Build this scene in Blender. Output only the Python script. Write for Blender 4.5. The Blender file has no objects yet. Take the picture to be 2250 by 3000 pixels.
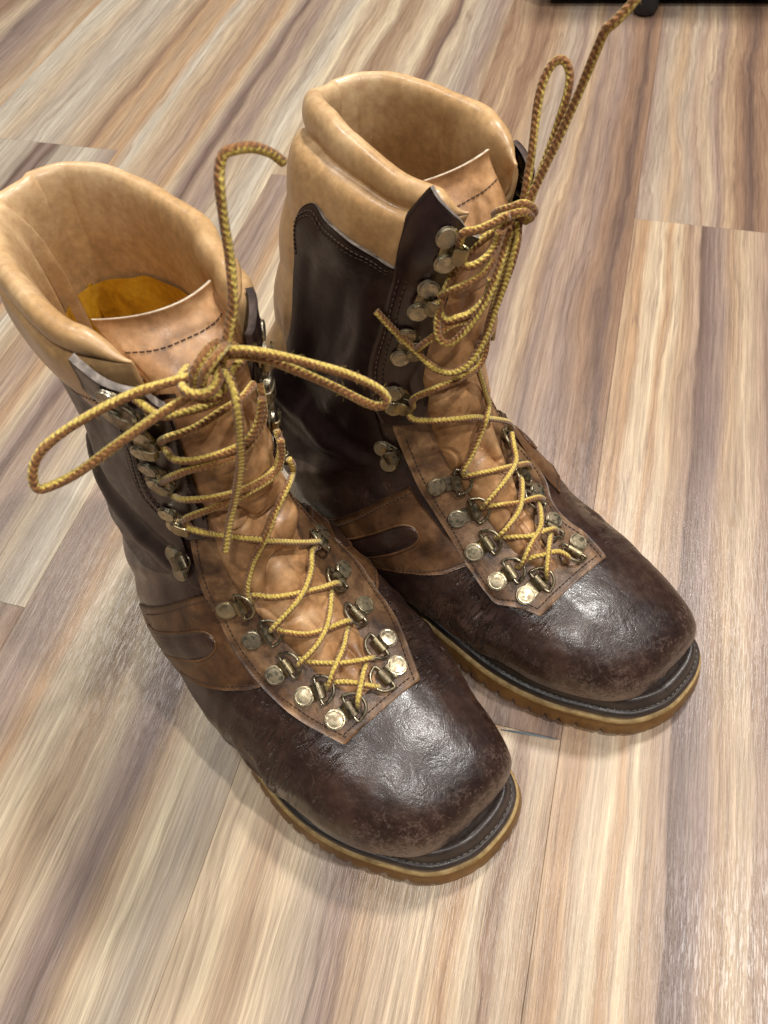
import bpy, bmesh, math, random
import numpy as np
from mathutils import Vector, Matrix

scene = bpy.context.scene
# ------------------------------------------------------------------ camera
R_ = math.radians
cam_d = bpy.data.cameras.new("camera"); cam = bpy.data.objects.new("camera", cam_d)
scene.collection.objects.link(cam); scene.camera = cam
cam_d.sensor_fit = 'VERTICAL'; cam_d.sensor_height = 36.0; cam_d.lens = 27.02
cam_d.clip_start = 0.01; cam_d.clip_end = 50
CR = ((0.994499, -0.087147, -0.058122), (0.104750, 0.827368, 0.551805), (0.000000, -0.554858, 0.831945))      # right, up, back directions of the camera
m = Matrix(((CR[0][0], CR[1][0], CR[2][0], 0.0), (CR[0][1], CR[1][1], CR[2][1], 0.0), (CR[0][2], CR[1][2], CR[2][2], 0.45), (0, 0, 0, 1)))
cam.matrix_world = m
cam_d.dof.use_dof = True; cam_d.dof.focus_distance = 0.40; cam_d.dof.aperture_fstop = 18.0
scene.view_settings.view_transform = 'Standard'; scene.view_settings.look = 'None'
scene.view_settings.exposure = 0.0; scene.view_settings.gamma = 1.0
scene.view_settings.use_curve_mapping = False
# ------------------------------------------------------------------ world: dim, even bounce light of a room
world = bpy.data.worlds.new("World"); scene.world = world; world.use_nodes = True
bg = world.node_tree.nodes["Background"]; bg.inputs[0].default_value = (1.0, 0.96, 0.90, 1); bg.inputs[1].default_value = 0.085
# ------------------------------------------------------------------ ceiling lights (round flush LED lamps at 2.4 m)
def ceiling_lamp(name, loc, size, power, col=(1.0, 0.968, 0.925)):
    d = bpy.data.lights.new(name, 'AREA'); d.shape = 'DISK'; d.size = size; d.energy = power; d.color = col
    o = bpy.data.objects.new(name, d); o.location = loc
    scene.collection.objects.link(o)
    return o
ceiling_lamp("ceiling_light", (1.05, 0.05, 2.4), 0.12, 36)
ceiling_lamp("ceiling_light", (0.55, 1.35, 2.4), 0.30, 60)
ceiling_lamp("ceiling_light", (-1.05, 1.45, 2.4), 0.20, 22)
ceiling_lamp("ceiling_light", (-0.70, -0.45, 2.4), 0.11, 11)
ceiling_lamp("ceiling_light", (0.30, -0.90, 2.4), 0.08, 20)
# ------------------------------------------------------------------ node helpers / materials
class NT:
    def __init__(s, name):
        s.m = bpy.data.materials.new(name); s.m.use_nodes = True; s.t = s.m.node_tree
        s.b = s.t.nodes["Principled BSDF"]
    def n(s, typ, **kw):
        nd = s.t.nodes.new(typ)
        for k, v in kw.items():
            if k.startswith('i_'): nd.inputs[int(k[2:])].default_value = v
            else: setattr(nd, k, v)
        return nd
    def l(s, a, b): s.t.links.new(a, b)
    def coord(s, scale=(1, 1, 1), loc=(0, 0, 0), rot=(0, 0, 0), src='Object'):
        tc = s.n('ShaderNodeTexCoord'); mp = s.n('ShaderNodeMapping')
        mp.inputs['Scale'].default_value = scale; mp.inputs['Location'].default_value = loc; mp.inputs['Rotation'].default_value = rot
        s.l(tc.outputs[src], mp.inputs[0]); return mp.outputs[0]
    def noise(s, vec, scale, detail=4, rough=.55, dist=0.0, out=0):
        nd = s.n('ShaderNodeTexNoise'); nd.inputs['Scale'].default_value = scale; nd.inputs['Detail'].default_value = detail
        nd.inputs['Roughness'].default_value = rough; nd.inputs['Distortion'].default_value = dist
        s.l(vec, nd.inputs['Vector']); return nd.outputs[out]
    def voro(s, vec, scale, feature='DISTANCE_TO_EDGE', out=0):
        nd = s.n('ShaderNodeTexVoronoi', feature=feature); nd.inputs['Scale'].default_value = scale
        s.l(vec, nd.inputs['Vector']); return nd.outputs[out]
    def ramp(s, fac, stops, interp='LINEAR'):
        r = s.n('ShaderNodeValToRGB'); cr = r.color_ramp; cr.interpolation = interp
        while len(cr.elements) < len(stops): cr.elements.new(0.5)
        for e, (p, c) in zip(cr.elements, stops):
            e.position = p; e.color = (c[0], c[1], c[2], 1) if not isinstance(c, (int, float)) else (c, c, c, 1)
        s.l(fac, r.inputs[0]); return r.outputs[0]
    def math(s, op, a, b=None, c=None, clamp=False):
        nd = s.n('ShaderNodeMath', operation=op); nd.use_clamp = clamp
        for i, x in enumerate((a, b, c)):
            if x is None: continue
            if isinstance(x, (int, float)): nd.inputs[i].default_value = x
            else: s.l(x, nd.inputs[i])
        return nd.outputs[0]
    def mix(s, fac, a, b, blend='MIX'):
        nd = s.n('ShaderNodeMix', data_type='RGBA', blend_type=blend)
        for sock, x in ((nd.inputs[0], fac), (nd.inputs[6], a), (nd.inputs[7], b)):
            if isinstance(x, (int, float)): sock.default_value = x
            elif isinstance(x, tuple): sock.default_value = (x[0], x[1], x[2], 1)
            else: s.l(x, sock)
        return nd.outputs[2]
    def bump(s, h, strength, dist, prev=None):
        nd = s.n('ShaderNodeBump'); nd.inputs['Strength'].default_value = strength; nd.inputs['Distance'].default_value = dist
        s.l(h, nd.inputs['Height'])
        if prev is not None: s.l(prev, nd.inputs['Normal'])
        return nd.outputs[0]
    def sep(s, vec):
        nd = s.n('ShaderNodeSeparateXYZ'); s.l(vec, nd.inputs[0]); return nd.outputs
    def col(s, c):
        if isinstance(c, tuple): s.b.inputs['Base Color'].default_value = (c[0], c[1], c[2], 1)
        else: s.l(c, s.b.inputs['Base Color'])
    def set(s, **kw):
        for k, v in kw.items():
            k = k.replace('_', ' ')
            if isinstance(v, (int, float)): s.b.inputs[k].default_value = v
            else: s.l(v, s.b.inputs[k])

def leather(name, dark, mid, light, rough=.38, coat=.25, grain=1.0, scuff=0.0, wrinkle=1.0, seed=0.0, patch=35, creases=1.0):
    s = NT(name); v = s.coord(loc=(seed, seed * .7, seed * .3))
    big = s.noise(v, patch, 5, .6, .3)
    fine = s.noise(v, 240, 4, .65)
    c = s.ramp(big, [(.32, dark), (.52, mid), (.70, light)])
    c = s.mix(.35, c, s.ramp(fine, [(.3, (.25, .25, .25)), (.7, (.85, .85, .85))]), 'OVERLAY')
    cells = s.voro(v, 900); grainh = s.math('MULTIPLY', s.ramp(cells, [(0, 0.0), (.12, 1.0)]), 1.0)
    vw = s.coord(scale=(1, 1, 1), loc=(seed, 0, 0))
    wn = s.n('ShaderNodeTexNoise'); wn.inputs['Scale'].default_value = 55; wn.inputs['Detail'].default_value = 5; wn.inputs['Distortion'].default_value = 1.2
    s.l(vw, wn.inputs['Vector'])
    wr = s.math('ABSOLUTE', s.math('SUBTRACT', wn.outputs[0], .5)); wr = s.ramp(wr, [(0, 0.0), (.05, 1.0)])
    wn2 = s.noise(vw, 140, 4, .6, 1.5); wr2 = s.ramp(s.math('ABSOLUTE', s.math('SUBTRACT', wn2, .5)), [(0, 0.0), (.06, 1.0)])
    r = s.math('ADD', s.math('MULTIPLY', fine, .35), rough - .17)
    if scuff > 0:
        p = s.coord(); x, y, z = s.sep(p)
        low = s.math('SUBTRACT', 1.0, s.math('DIVIDE', s.math('SUBTRACT', z, .030), .034), clamp=True)
        front = s.math('DIVIDE', s.math('SUBTRACT', x, .215), .06, clamp=True)
        k = s.math('MULTIPLY', low, front)
        sc = s.noise(p, 420, 6, .75, .8); sc2 = s.noise(p, 90, 4, .6)
        amt = s.math('ADD', s.math('MULTIPLY', sc, 1.0), s.math('MULTIPLY', sc2, .55))
        amt = s.math('ADD', amt, s.math('MULTIPLY', k, .24))
        mk = s.ramp(amt, [(.86, 0.0), (1.04, 1.0)])
        mk = s.math('MULTIPLY', mk, s.math('ADD', .12, s.math('MULTIPLY', k, .9)), clamp=True)
        mk = s.math('MULTIPLY', mk, scuff)
        c = s.mix(mk, c, (.21, .135, .10))
        # long hair-fine scratches
        vs = s.coord(scale=(1.0, 3.0, 1.0), rot=(0, 0, .6)); vv = s.voro(vs, 34); scr = s.ramp(vv, [(0, 1.0), (.012, 0.0)])
        scr = s.math('MULTIPLY', scr, s.ramp(s.noise(p, 60, 3), [(.52, 0.0), (.62, 1.0)]))
        c = s.mix(s.math('MULTIPLY', scr, .35 * scuff), c, (.22, .15, .11))
        r = s.math('ADD', r, s.math('MULTIPLY', mk, .25))
    s.col(c)
    b = s.bump(grainh, .07 * grain, .0004)
    b = s.bump(s.noise(v, 800, 3, .6), .10 * grain, .0005, b)
    b = s.bump(wr2, .035 * wrinkle, .0005, b)
    b = s.bump(wr, .05 * wrinkle, .0010, b)
    b = s.bump(big, .3, .002, b)
    if scuff >= 1:      # fine parallel creases where the foot bends, on both flanks of the eyestay
        pc = s.coord(); cx, cy, cz = s.sep(pc)
        cv = s.coord(scale=(430, 55, 55), rot=(0, 0, .18)); cn = s.noise(cv, 1.0, 4, .6, .8); cr_ = s.ramp(cn, [(.34, 0.0), (.50, 1.0)])
        mk1 = s.math('SUBTRACT', 1.0, s.math('DIVIDE', s.math('ABSOLUTE', s.math('SUBTRACT', cx, .205)), .040), clamp=True)
        mk2 = s.math('DIVIDE', s.math('SUBTRACT', s.math('ABSOLUTE', s.math('SUBTRACT', cy, .008)), .022), .018, clamp=True)
        mk3 = s.math('MULTIPLY', s.math('MULTIPLY', mk1, mk2), s.ramp(s.noise(pc, 55, 3), [(.38, 0.0), (.55, 1.0)]))
        hgt = s.math('MULTIPLY', s.math('SUBTRACT', 1.0, cr_), mk3)
        b = s.bump(hgt, 1.0, -.0030, b)
        c = s.mix(s.math('MULTIPLY', hgt, .55), c, (.115, .072, .054)); c = s.mix(s.math('MULTIPLY', mk3, .25), c, (.07, .040, .028)); s.col(c)
    s.l(b, s.b.inputs['Normal']); s.l(b, s.b.inputs['Coat Normal'])
    s.set(Roughness=r, Coat_Weight=coat, Coat_Roughness=.18, Specular_IOR_Level=.5)
    return s.m

def simple(name, c, rough=.5, metal=0.0, **kw):
    s = NT(name); s.col(c); s.set(Roughness=rough, Metallic=metal, **kw); return s.m

M = {}
M['vamp'] = leather('dark_brown_vamp_leather', (.017, .0075, .0058), (.031, .0140, .0098), (.062, .031, .019), .33, .34, 1.0, 1.0, 1.0, .0)
M['shaft'] = leather('oxblood_shaft_leather', (.011, .0052, .0048), (.021, .0095, .0085), (.034, .0155, .0115), .42, .10, .7, .15, .5, 3.1, 22)
M['facing'] = leather('oxblood_facing_leather', (.014, .0055, .0060), (.024, .0095, .0095), (.036, .015, .014), .36, .25, .8, .0, .5, 5.3)
M['eyestay'] = leather('worn_brown_leather', (.042, .019, .010), (.140, .069, .029), (.28, .155, .070), .50, .08, 1.4, .0, 1.6, 7.7, 75)
M['strap'] = leather('russet_leather', (.042, .017, .007), (.105, .046, .017), (.19, .092, .036), .44, .18, 1.0, .0, 1.0, 9.1, 50)
M['tan'] = leather('tan_collar_leather', (.37, .205, .080), (.50, .305, .138), (.61, .41, .225), .40, .14, .30, .0, .6, 11.3, 14)
M['tan_in'] = leather('tan_inner_leather', (.25, .125, .045), (.38, .215, .090), (.48, .30, .14), .45, .10, .35, .0, .45, 12.3, 30)
M['tongue'] = leather('tan_tongue_leather', (.23, .108, .040), (.43, .225, .095), (.57, .345, .175), .46, .12, .6, .0, .5, 13.9, 48)
M['mustard'] = leather('mustard_lining_leather', (.36, .160, .006), (.55, .270, .010), (.66, .36, .03), .5, .08, .6, .0, 1.2, 15.1, 50)
M['raw'] = leather('raw_leather_edge', (.12, .095, .08), (.21, .175, .15), (.32, .28, .245), .85, 0, 1.0, 0, .6, 17.0, 240)
M['rawtan'] = leather('raw_tan_edge', (.40, .31, .21), (.56, .47, .35), (.68, .60, .47), .85, 0, 1.0, 0, .6, 17.5, 240)
M['welt'] = leather('black_welt_leather', (.010, .008, .008), (.020, .015, .014), (.040, .030, .026), .42, .15, 1.0, .12, .6, 19.0, 70)
M['suede'] = leather('dark_suede', (.035, .022, .018), (.065, .042, .034), (.10, .07, .06), .9, 0, 1.0, 0, .6, 17.2, 200)
M['strip'] = leather('welt_rib_leather', (.05, .042, .035), (.10, .085, .07), (.16, .14, .115), .7, 0, 1.0, 0, .8, 18.0, 160)
M['thread'] = simple('dark_thread', (.05, .025, .014), .7)
M['thread2'] = simple('brown_thread', (.085, .042, .022), .7)
M['black'] = simple('black_plastic', (.012, .012, .013), .45)

def mat_gum():
    s = NT('gum_rubber'); p = s.coord(); n = s.noise(p, 60, 5, .6); x, y, z = s.sep(p)
    c = s.ramp(n, [(.3, (.12, .052, .011)), (.6, (.23, .112, .028)), (.8, (.31, .17, .05))])
    s.col(c); s.set(Roughness=.42, Subsurface_Weight=.25, Subsurface_Scale=.004)
    s.b.inputs['Subsurface Radius'].default_value = (1.0, .5, .15)
    s.l(s.bump(s.noise(p, 300, 4), .15, .0006), s.b.inputs['Normal']); return s.m
M['gum'] = mat_gum()
def mat_mid():
    s = NT('tan_midsole_edge'); p = s.coord(); n = s.noise(p, 160, 5, .6)
    s.col(s.ramp(n, [(.3, (.22, .13, .045)), (.55, (.42, .28, .11)), (.75, (.52, .38, .19))])); s.set(Roughness=.6)
    s.l(s.bump(n, .3, .0008), s.b.inputs['Normal']); return s.m
M['mid'] = mat_mid()
def mat_brass(name, c1, c2, dirt):
    s = NT(name); p = s.coord(); oi = s.n('ShaderNodeObjectInfo')
    nd = s.n('ShaderNodeTexNoise', noise_dimensions='4D'); nd.inputs['Scale'].default_value = 420; nd.inputs['Detail'].default_value = 5
    s.l(p, nd.inputs['Vector']); s.l(s.math('MULTIPLY', oi.outputs['Random'], 40.0), nd.inputs['W'])
    k = s.ramp(nd.outputs[0], [(.42, 0.0), (.62, 1.0)])
    rr = s.math('ADD', s.math('MULTIPLY', oi.outputs['Random'], .5), .5)
    k = s.math('MULTIPLY', k, rr)
    s.col(s.mix(s.math('MULTIPLY', k, dirt), s.mix(oi.outputs['Random'], c1, c2), (.12, .065, .03)))
    s.set(Metallic=s.math('SUBTRACT', 1.0, s.math('MULTIPLY', k, .6 * dirt)), Roughness=s.math('ADD', .27, s.math('MULTIPLY', k, .35)))
    s.l(s.bump(nd.outputs[0], .06, .0002), s.b.inputs['Normal']); return s.m
M['rivet'] = mat_brass('antique_brass_rivet', (.58, .49, .32), (.36, .32, .23), .9)
M['brass'] = mat_brass('antique_brass_plate', (.33, .27, .155), (.22, .19, .13), .5)
M['rivet2'] = mat_brass('brass_rivet_head', (.50, .44, .31), (.40, .36, .27), .30)
M['ring'] = mat_brass('antique_brass_ring', (.38, .32, .20), (.28, .25, .18), .4)

def mat_lace():
    s = NT('yellow_brown_lace'); tc = s.n('ShaderNodeTexCoord'); u, v, w = s.sep(tc.outputs['UV'])
    # u: 0..1 around, v: metres along; herringbone: brown chevrons on one side, yellow on the other
    ph = s.math('MULTIPLY', v, 620.0)
    saw = s.math('PINGPONG', ph, .5)
    uu = s.math('ADD', u, s.math('MULTIPLY', s.math('SUBTRACT', saw, .25), .13))
    nz = s.noise(s.coord(), 900, 3, .6)
    uu = s.math('ADD', uu, s.math('MULTIPLY', s.math('SUBTRACT', nz, .5), .16))
    slow = s.noise(s.coord(), 26, 2, .5)
    uu = s.math('ADD', uu, s.math('MULTIPLY', s.math('SUBTRACT', slow, .5), .5))
    t = s.math('PINGPONG', s.math('MULTIPLY', uu, 4.0), 1.0)
    f = s.ramp(t, [(.49, 0.0), (.62, 1.0)])
    br = s.ramp(nz, [(.3, (.17, .065, .018)), (.7, (.38, .175, .055))]); ye = s.ramp(nz, [(.3, (.46, .31, .05)), (.7, (.80, .61, .16))])
    c = s.mix(f, br, ye)
    # braid: slanted strands with dark gaps between them
    st = s.math('PINGPONG', s.math('ADD', s.math('MULTIPLY', v, 900.0), s.math('MULTIPLY', s.math('PINGPONG', s.math('MULTIPLY', u, 4.0), 1.0), 1.6)), 1.0)
    gap = s.ramp(st, [(.0, .45), (.35, 1.0)])
    c = s.mix(.8, c, gap, 'MULTIPLY')
    s.col(c); s.set(Roughness=.8, Sheen_Weight=.25, Specular_IOR_Level=.25)
    b = s.bump(st, .8, .0005); b = s.bump(nz, .5, .0004, b); s.l(b, s.b.inputs['Normal']); return s.m
M['lace'] = mat_lace()
M['fuzz'] = simple('lace_fuzz', (.55, .40, .12), .8)
# ------------------------------------------------------------------ floor: laminate planks, 0.1785 m wide, each printed with its own wood bands
def link(o, parent=None):
    scene.collection.objects.link(o)
    if parent is not None: o.parent = parent
    return o
CRM = (.49, .415, .305); CRP = (.40, .325, .240); TAN = (.32, .235, .160); ORG = (.345, .228, .138); PNK = (.285, .212, .165)
MAU = (.225, .170, .148); GRY = (.315, .268, .222); BRN = (.205, .132, .090); DRK = (.110, .072, .060); DMV = (.160, .118, .108); LGY = (.40, .362, .305)
PW = 0.1785
def plank_mat(stops, seed, warp=1.0, pores=1.0):
    s = NT('laminate_print')
    p = s.coord(); x, y, z = s.sep(p)
    def sv(sx, sy, o=0.0): return s.coord(scale=(sx, sy, 1), loc=(seed * 3.1 + o, seed * 1.7 + o, seed))
    n1 = s.noise(sv(7, 2.2), 1.0, 2, .5, .6); n2 = s.noise(sv(26, 7.0, 5), 1.0, 3, .55, .8); n3 = s.noise(sv(70, 16, 9), 1.0, 3, .6, .4)
    w = s.math('DIVIDE', x, PW)
    w = s.math('ADD', w, s.math('MULTIPLY', s.math('SUBTRACT', n1, .5), .26 * warp))
    w = s.math('ADD', w, s.math('MULTIPLY', s.math('SUBTRACT', n2, .5), .11 * warp))
    w = s.math('ADD', w, s.math('MULTIPLY', s.math('SUBTRACT', n3, .5), .025))
    band = s.ramp(w, stops)
    # growth rings that follow the same flow as the bands
    rr = s.noise(s.coord(scale=(1, 1, 1), loc=(seed, 0, 0)), 1, 1)
    cmb = s.n('ShaderNodeCombineXYZ'); s.l(s.math('MULTIPLY', w, 32.0), cmb.inputs[0]); s.l(s.math('MULTIPLY', y, 2.2), cmb.inputs[1]); cmb.inputs[2].default_value = seed
    ring = s.noise(cmb.outputs[0], 1.0, 5, .62, .15)
    c = s.mix(.37, band, s.ramp(ring, [(.28, (.24, .20, .18)), (.42, (.43, .40, .38)), (.52, (.51, .50, .49)), (.62, (.60, .60, .57)), (.76, (.78, .77, .72))]), 'OVERLAY')
    cmb3 = s.n('ShaderNodeCombineXYZ'); s.l(s.math('MULTIPLY', w, 70.0), cmb3.inputs[0]); s.l(s.math('MULTIPLY', y, 5.0), cmb3.inputs[1]); cmb3.inputs[2].default_value = seed + 3
    c = s.mix(.26, c, s.ramp(s.noise(cmb3.outputs[0], 1.0, 3, .6), [(.36, (.25, .21, .19)), (.48, (.50, .49, .48)), (.60, (.72, .72, .70))]), 'OVERLAY')
    cmb2 = s.n('ShaderNodeCombineXYZ'); s.l(s.math('MULTIPLY', w, 9.0), cmb2.inputs[0]); s.l(s.math('MULTIPLY', y, 1.6), cmb2.inputs[1]); cmb2.inputs[2].default_value = seed + 7
    ln = s.noise(cmb2.outputs[0], 1.0, 3, .5, .2)
    line = s.ramp(s.math('ABSOLUTE', s.math('SUBTRACT', ln, .53)), [(0, 1.0), (.012, 0.0)])
    line = s.math('MULTIPLY', line, s.ramp(s.noise(sv(18, 3, 30), 1.0, 2), [(.45, 0.0), (.6, 1.0)]))
    c = s.mix(s.math('MULTIPLY', line, .45), c, (.16, .10, .08))
    fib = s.noise(sv(1250, 16, 3), 1.0, 4, .65)
    c = s.mix(.30, c, s.ramp(fib, [(.32, (.22, .19, .17)), (.66, (.80, .80, .78))]), 'OVERLAY')
    fib2 = s.noise(sv(480, 22, 13), 1.0, 4, .65)
    c = s.mix(.20, c, s.ramp(fib2, [(.35, (.2, .18, .17)), (.65, (.85, .85, .82))]), 'OVERLAY')
    s.col(c)
    # embossed short pores
    po = s.noise(sv(1050, 75, 21), 1.0, 3, .55); pr = s.ramp(po, [(.40, 0.0), (.56, 1.0)])
    b = s.bump(pr, .22 * pores, .0006); b = s.bump(s.noise(sv(240, 12, 4), 1.0, 3), .18, .0008, b)
    b = s.bump(s.noise(sv(9, 4, 6), 1.0, 2), .12, .004, b)
    s.l(b, s.b.inputs['Normal'])
    s.set(Roughness=s.math('ADD', .25, s.math('MULTIPLY', fib, .15)), Specular_IOR_Level=.5)
    return s.m
floor = bpy.data.objects.new('floor', None); link(floor)
floor['kind'] = 'structure'; floor['label'] = 'wood look laminate floor of wide wavy grained planks'
th = math.atan2(.9402, .3405) - math.pi / 2   # planks run along this direction
def plank(p0, q0, q1, stops, seed, warp=1.0):
    tint = (1.03, .97, .92) if p0 > -.2 else (1.0, .98, .95)
    stops = [(p, tuple((.94 * a + .06 * g_) * b_ for a, b_, g_ in zip(c, tint, (.315, .250, .195)))) for p, c in stops]
    g = .00007; w = PW - 2 * g; b = .0002; L = q1 - q0 - 2 * g
    bm = bmesh.new()
    ring = lambda x0, y0, x1, y1, z: [bm.verts.new(c) for c in ((x0, y0, z), (x1, y0, z), (x1, y1, z), (x0, y1, z))]
    r0 = ring(g, g, g + w, g + L, -.008); r1 = ring(g, g, g + w, g + L, -b); r2 = ring(g + b, g + b, g + w - b, g + L - b, 0)
    for a, c in ((r0, r1), (r1, r2)):
        for i in range(4): bm.faces.new((a[i], a[(i + 1) % 4], c[(i + 1) % 4], c[i]))
    bm.faces.new(r2); bm.faces.new(r0[::-1])
    me = bpy.data.meshes.new('plank'); bm.to_mesh(me); bm.free()
    me.materials.append(plank_mat(stops, seed, warp))
    o = bpy.data.objects.new('plank', me); link(o, floor)
    ax = Vector((math.cos(th), math.sin(th))); ay = Vector((-math.sin(th), math.cos(th)))
    o.location = (ax.x * p0 + ay.x * q0, ax.y * p0 + ay.y * q0, 0); o.rotation_euler = (0, 0, th)
    return o
pA, pB, pC, pD, pE, pF, pG = .0390, -.1395, -.3180, -.4965, -.6750, -.8535, .2175
P_ = lambda *a: list(zip(a[0::2], a[1::2]))
plank(pA, -.45, .644, P_(0, TAN, .07, ORG, .10, CRP, .16, CRM, .19, ORG, .23, CRM, .27, TAN, .34, PNK, .355, DRK, .40, DMV, .45, MAU, .50, TAN, .56, CRP, .62, PNK, .72, DMV, .85, MAU), 1.3, .55)
plank(pA, .644, 1.75, P_(0, MAU, .08, GRY, .14, TAN, .20, GRY, .26, PNK, .30, CRP, .36, MAU, .42, TAN, .48, BRN, .54, DRK, .60, BRN, .75, TAN, 1, CRP), 2.6, 1.0)
plank(pB, -.75, .1515, P_(0, CRP, .10, CRM, .18, TAN, .28, CRM, .38, GRY, .45, MAU, .52, TAN, .62, CRP, .72, CRM, .80, ORG, .85, CRM, .90, BRN, .95, CRP, 1, TAN), 3.9, .7)
plank(pB, .1515, 1.25, P_(0, BRN, .10, TAN, .16, BRN, .24, BRN, .30, TAN, .40, GRY, .50, MAU, .56, CRP, .60, TAN, .66, MAU, .72, PNK, .78, MAU, .86, BRN, .93, DRK, .96, BRN, 1, BRN), 4.4, .8)
plank(pC, -.45, .6525, P_(0, PNK, .08, MAU, .16, PNK, .22, ORG, .28, CRP, .36, CRM, .46, TAN, .54, CRP, .60, MAU, .66, DMV, .72, TAN, .80, CRM, .90, GRY, 1, CRP), 5.2, .8)
plank(pC, .6525, 1.75, P_(0, CRP, .10, TAN, .18, CRM, .26, BRN, .34, TAN, .44, CRP, .50, CRM, .58, BRN, .64, DRK, .68, CRP, .80, GRY, .92, MAU, 1, TAN), 6.1, .8)
plank(pD, -.95, .1548, P_(0, TAN, .3, PNK, .6, MAU, .8, PNK, .93, PNK, 1, BRN), 7.3)
plank(pD, .1548, 1.25, P_(0, ORG, .07, LGY, .13, CRP, .22, TAN, .32, PNK, .40, ORG, .46, CRP, .52, MAU, .56, DRK, .60, PNK, .70, MAU, .78, CRP, .86, GRY, .92, LGY, 1, CRM), 8.8, .7)
plank(pE, -.45, .6647, P_(0, GRY, .2, LGY, .42, GRY, .46, DRK, .52, MAU, .56, DRK, .62, GRY, .8, LGY, 1, MAU), 9.5, .6)
plank(pE, .6647, 1.75, P_(0, LGY, .12, LGY, .25, CRP, .35, GRY, .48, LGY, .58, GRY, .66, CRP, .74, TAN, .80, BRN, .84, ORG, .92, TAN, 1, ORG), 10.7, .7)
plank(pF, -.25, 1.35, P_(0, TAN, .3, BRN, .45, CRP, .55, DMV, .65, MAU, .75, PNK, .85, TAN, .92, CRP, 1, ORG), 11.9, .7)
plank(pF - PW, -.25, 1.35, P_(0, TAN, .3, CRP, .6, BRN, .8, TAN, 1, CRP), 12.4, .9)
plank(pG, -.45, .16, P_(0, TAN, .3, MAU, .5, CRP, .8, TAN, 1, BRN), 13.8)
plank(pG, .16, 1.75, P_(0, TAN, .3, CRP, .5, PNK, .8, BRN, 1, BRN), 14.2)
plank(pG + PW, -.45, 1.75, P_(0, TAN, .3, CRP, .5, PNK, .8, BRN, 1, BRN), 15.2)
for k_ in range(2, 6):      # further rows on both sides, and the next boards of each row towards the viewer and the wall
    plank(pF - PW * k_, -.60 + .25 * (k_ % 2), .75 + .25 * (k_ % 2), P_(0, TAN, .25, CRP, .45, MAU, .7, TAN, 1, PNK), 20.3 + k_); plank(pF - PW * k_, .75 + .25 * (k_ % 2), 2.0, P_(0, CRP, .3, TAN, .6, BRN, .8, TAN, 1, CRP), 30.1 + k_)
    plank(pG + PW * k_, -.60 + .25 * (k_ % 2), .65 + .25 * (k_ % 2), P_(0, TAN, .25, PNK, .45, CRP, .7, TAN, 1, BRN), 24.7 + k_); plank(pG + PW * k_, .65 + .25 * (k_ % 2), 2.0, P_(0, CRP, .3, GRY, .6, TAN, .8, MAU, 1, CRP), 34.9 + k_)
for p_, q_ in ((pA, -.45), (pB, -.75), (pC, -.45), (pD, -.95), (pE, -.45), (pF, -.25), (pF - PW, -.25), (pG, -.45), (pG + PW, -.45)):
    plank(p_, q_ - 1.1, q_, P_(0, CRP, .3, TAN, .55, MAU, .7, CRP, 1, TAN), 40 + p_ * 30)

sub = bmesh.new(); bmesh.ops.create_grid(sub, x_segments=1, y_segments=1, size=4)
me = bpy.data.meshes.new('subfloor'); sub.to_mesh(me); sub.free(); me.materials.append(simple('dark_underlay', (.03, .028, .025), .9))
o = link(bpy.data.objects.new('underlay', me), floor); o.location = (0, .6, -.0082)
# ---- boot surface (shared) ----
# each key: top/front point (x,z), bottom/back point (x,z), y of left and right side, m (height fraction of the widest line), n top exponent, n bottom exponent
KEYS={}
_B=[ # toe .. collar: top/front (x,z), bottom/back (x,z)
 (.2908,.040,.2900,.029),(.2888,.0470,.2888,.029),(.2840,.0540,.2850,.029),(.2750,.0592,.2775,.029),(.2610,.0640,.2640,.029),
 (.2460,.0688,.2480,.029),(.2270,.0730,.2270,.029),(.2070,.0790,.2050,.029),(.1870,.0860,.1800,.029),(.1690,.0960,.1520,.029),
 (.1550,.1100,.1180,.029),(.1450,.1260,.0780,.029),(.1390,.1430,.0380,.030),(.1360,.1600,.0080,.042),(.1350,.1780,.0020,.075),
 (.1360,.1960,.0060,.115),(.1380,.2140,.0110,.155),(.1400,.2320,.0130,.194),(.1430,.2500,.0130,.232),(.1460,.2680,.0130,.268)]
_M=[.35,.33,.30,.28,.28,.28,.28,.28,.28,.30,.32,.34,.36,.42,.46,.48,.50,.50,.50,.50]
_N1=[2.1,2.25,2.35,2.4,2.35,2.25,2.15,2.05,1.95,1.95,2,2,2,2,2.1,2.2,2.3,2.4,2.5,2.6]
_N2=[2.5,3,3.5,4,4,4,4,4,4,3.6,3.2,3,2.6,2.2,2.1,2.1,2.1,2.2,2.3,2.4]
_Y={'L':([.008,-.006,-.016,-.025,-.036,-.044,-.050,-.055,-.057,-.058,-.056,-.054,-.048,-.041,-.038,-.036,-.035,-.036,-.037,-.038],
         [.034,.043,.050,.054,.057,.059,.064,.068,.069,.065,.058,.052,.046,.042,.039,.037,.036,.035,.034,.033]),
    'R':([.008,-.006,-.015,-.024,-.034,-.043,-.050,-.057,-.062,-.066,-.069,-.070,-.068,-.064,-.062,-.057,-.052,-.048,-.042,-.033],
         [.032,.041,.047,.051,.054,.056,.058,.059,.059,.057,.053,.048,.044,.041,.038,.035,.033,.031,.030,.029])}
_DXB={'L':[0]*20,'R':[0]*14+[.002,.006,.010,.014,.018,.022]}
for _s in 'LR':
    KEYS[_s]=[b[:2]+(b[2]+_DXB[_s][i],b[3],_Y[_s][0][i],_Y[_s][1][i],_M[i],_N1[i],_N2[i]+(.7 if _s=='R' and 12<=i<=17 else 0)) for i,b in enumerate(_B)]
def smooth(a,b,x):
    t=np.clip((x-a)/(b-a),0,1);return t*t*(3-2*t)
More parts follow.
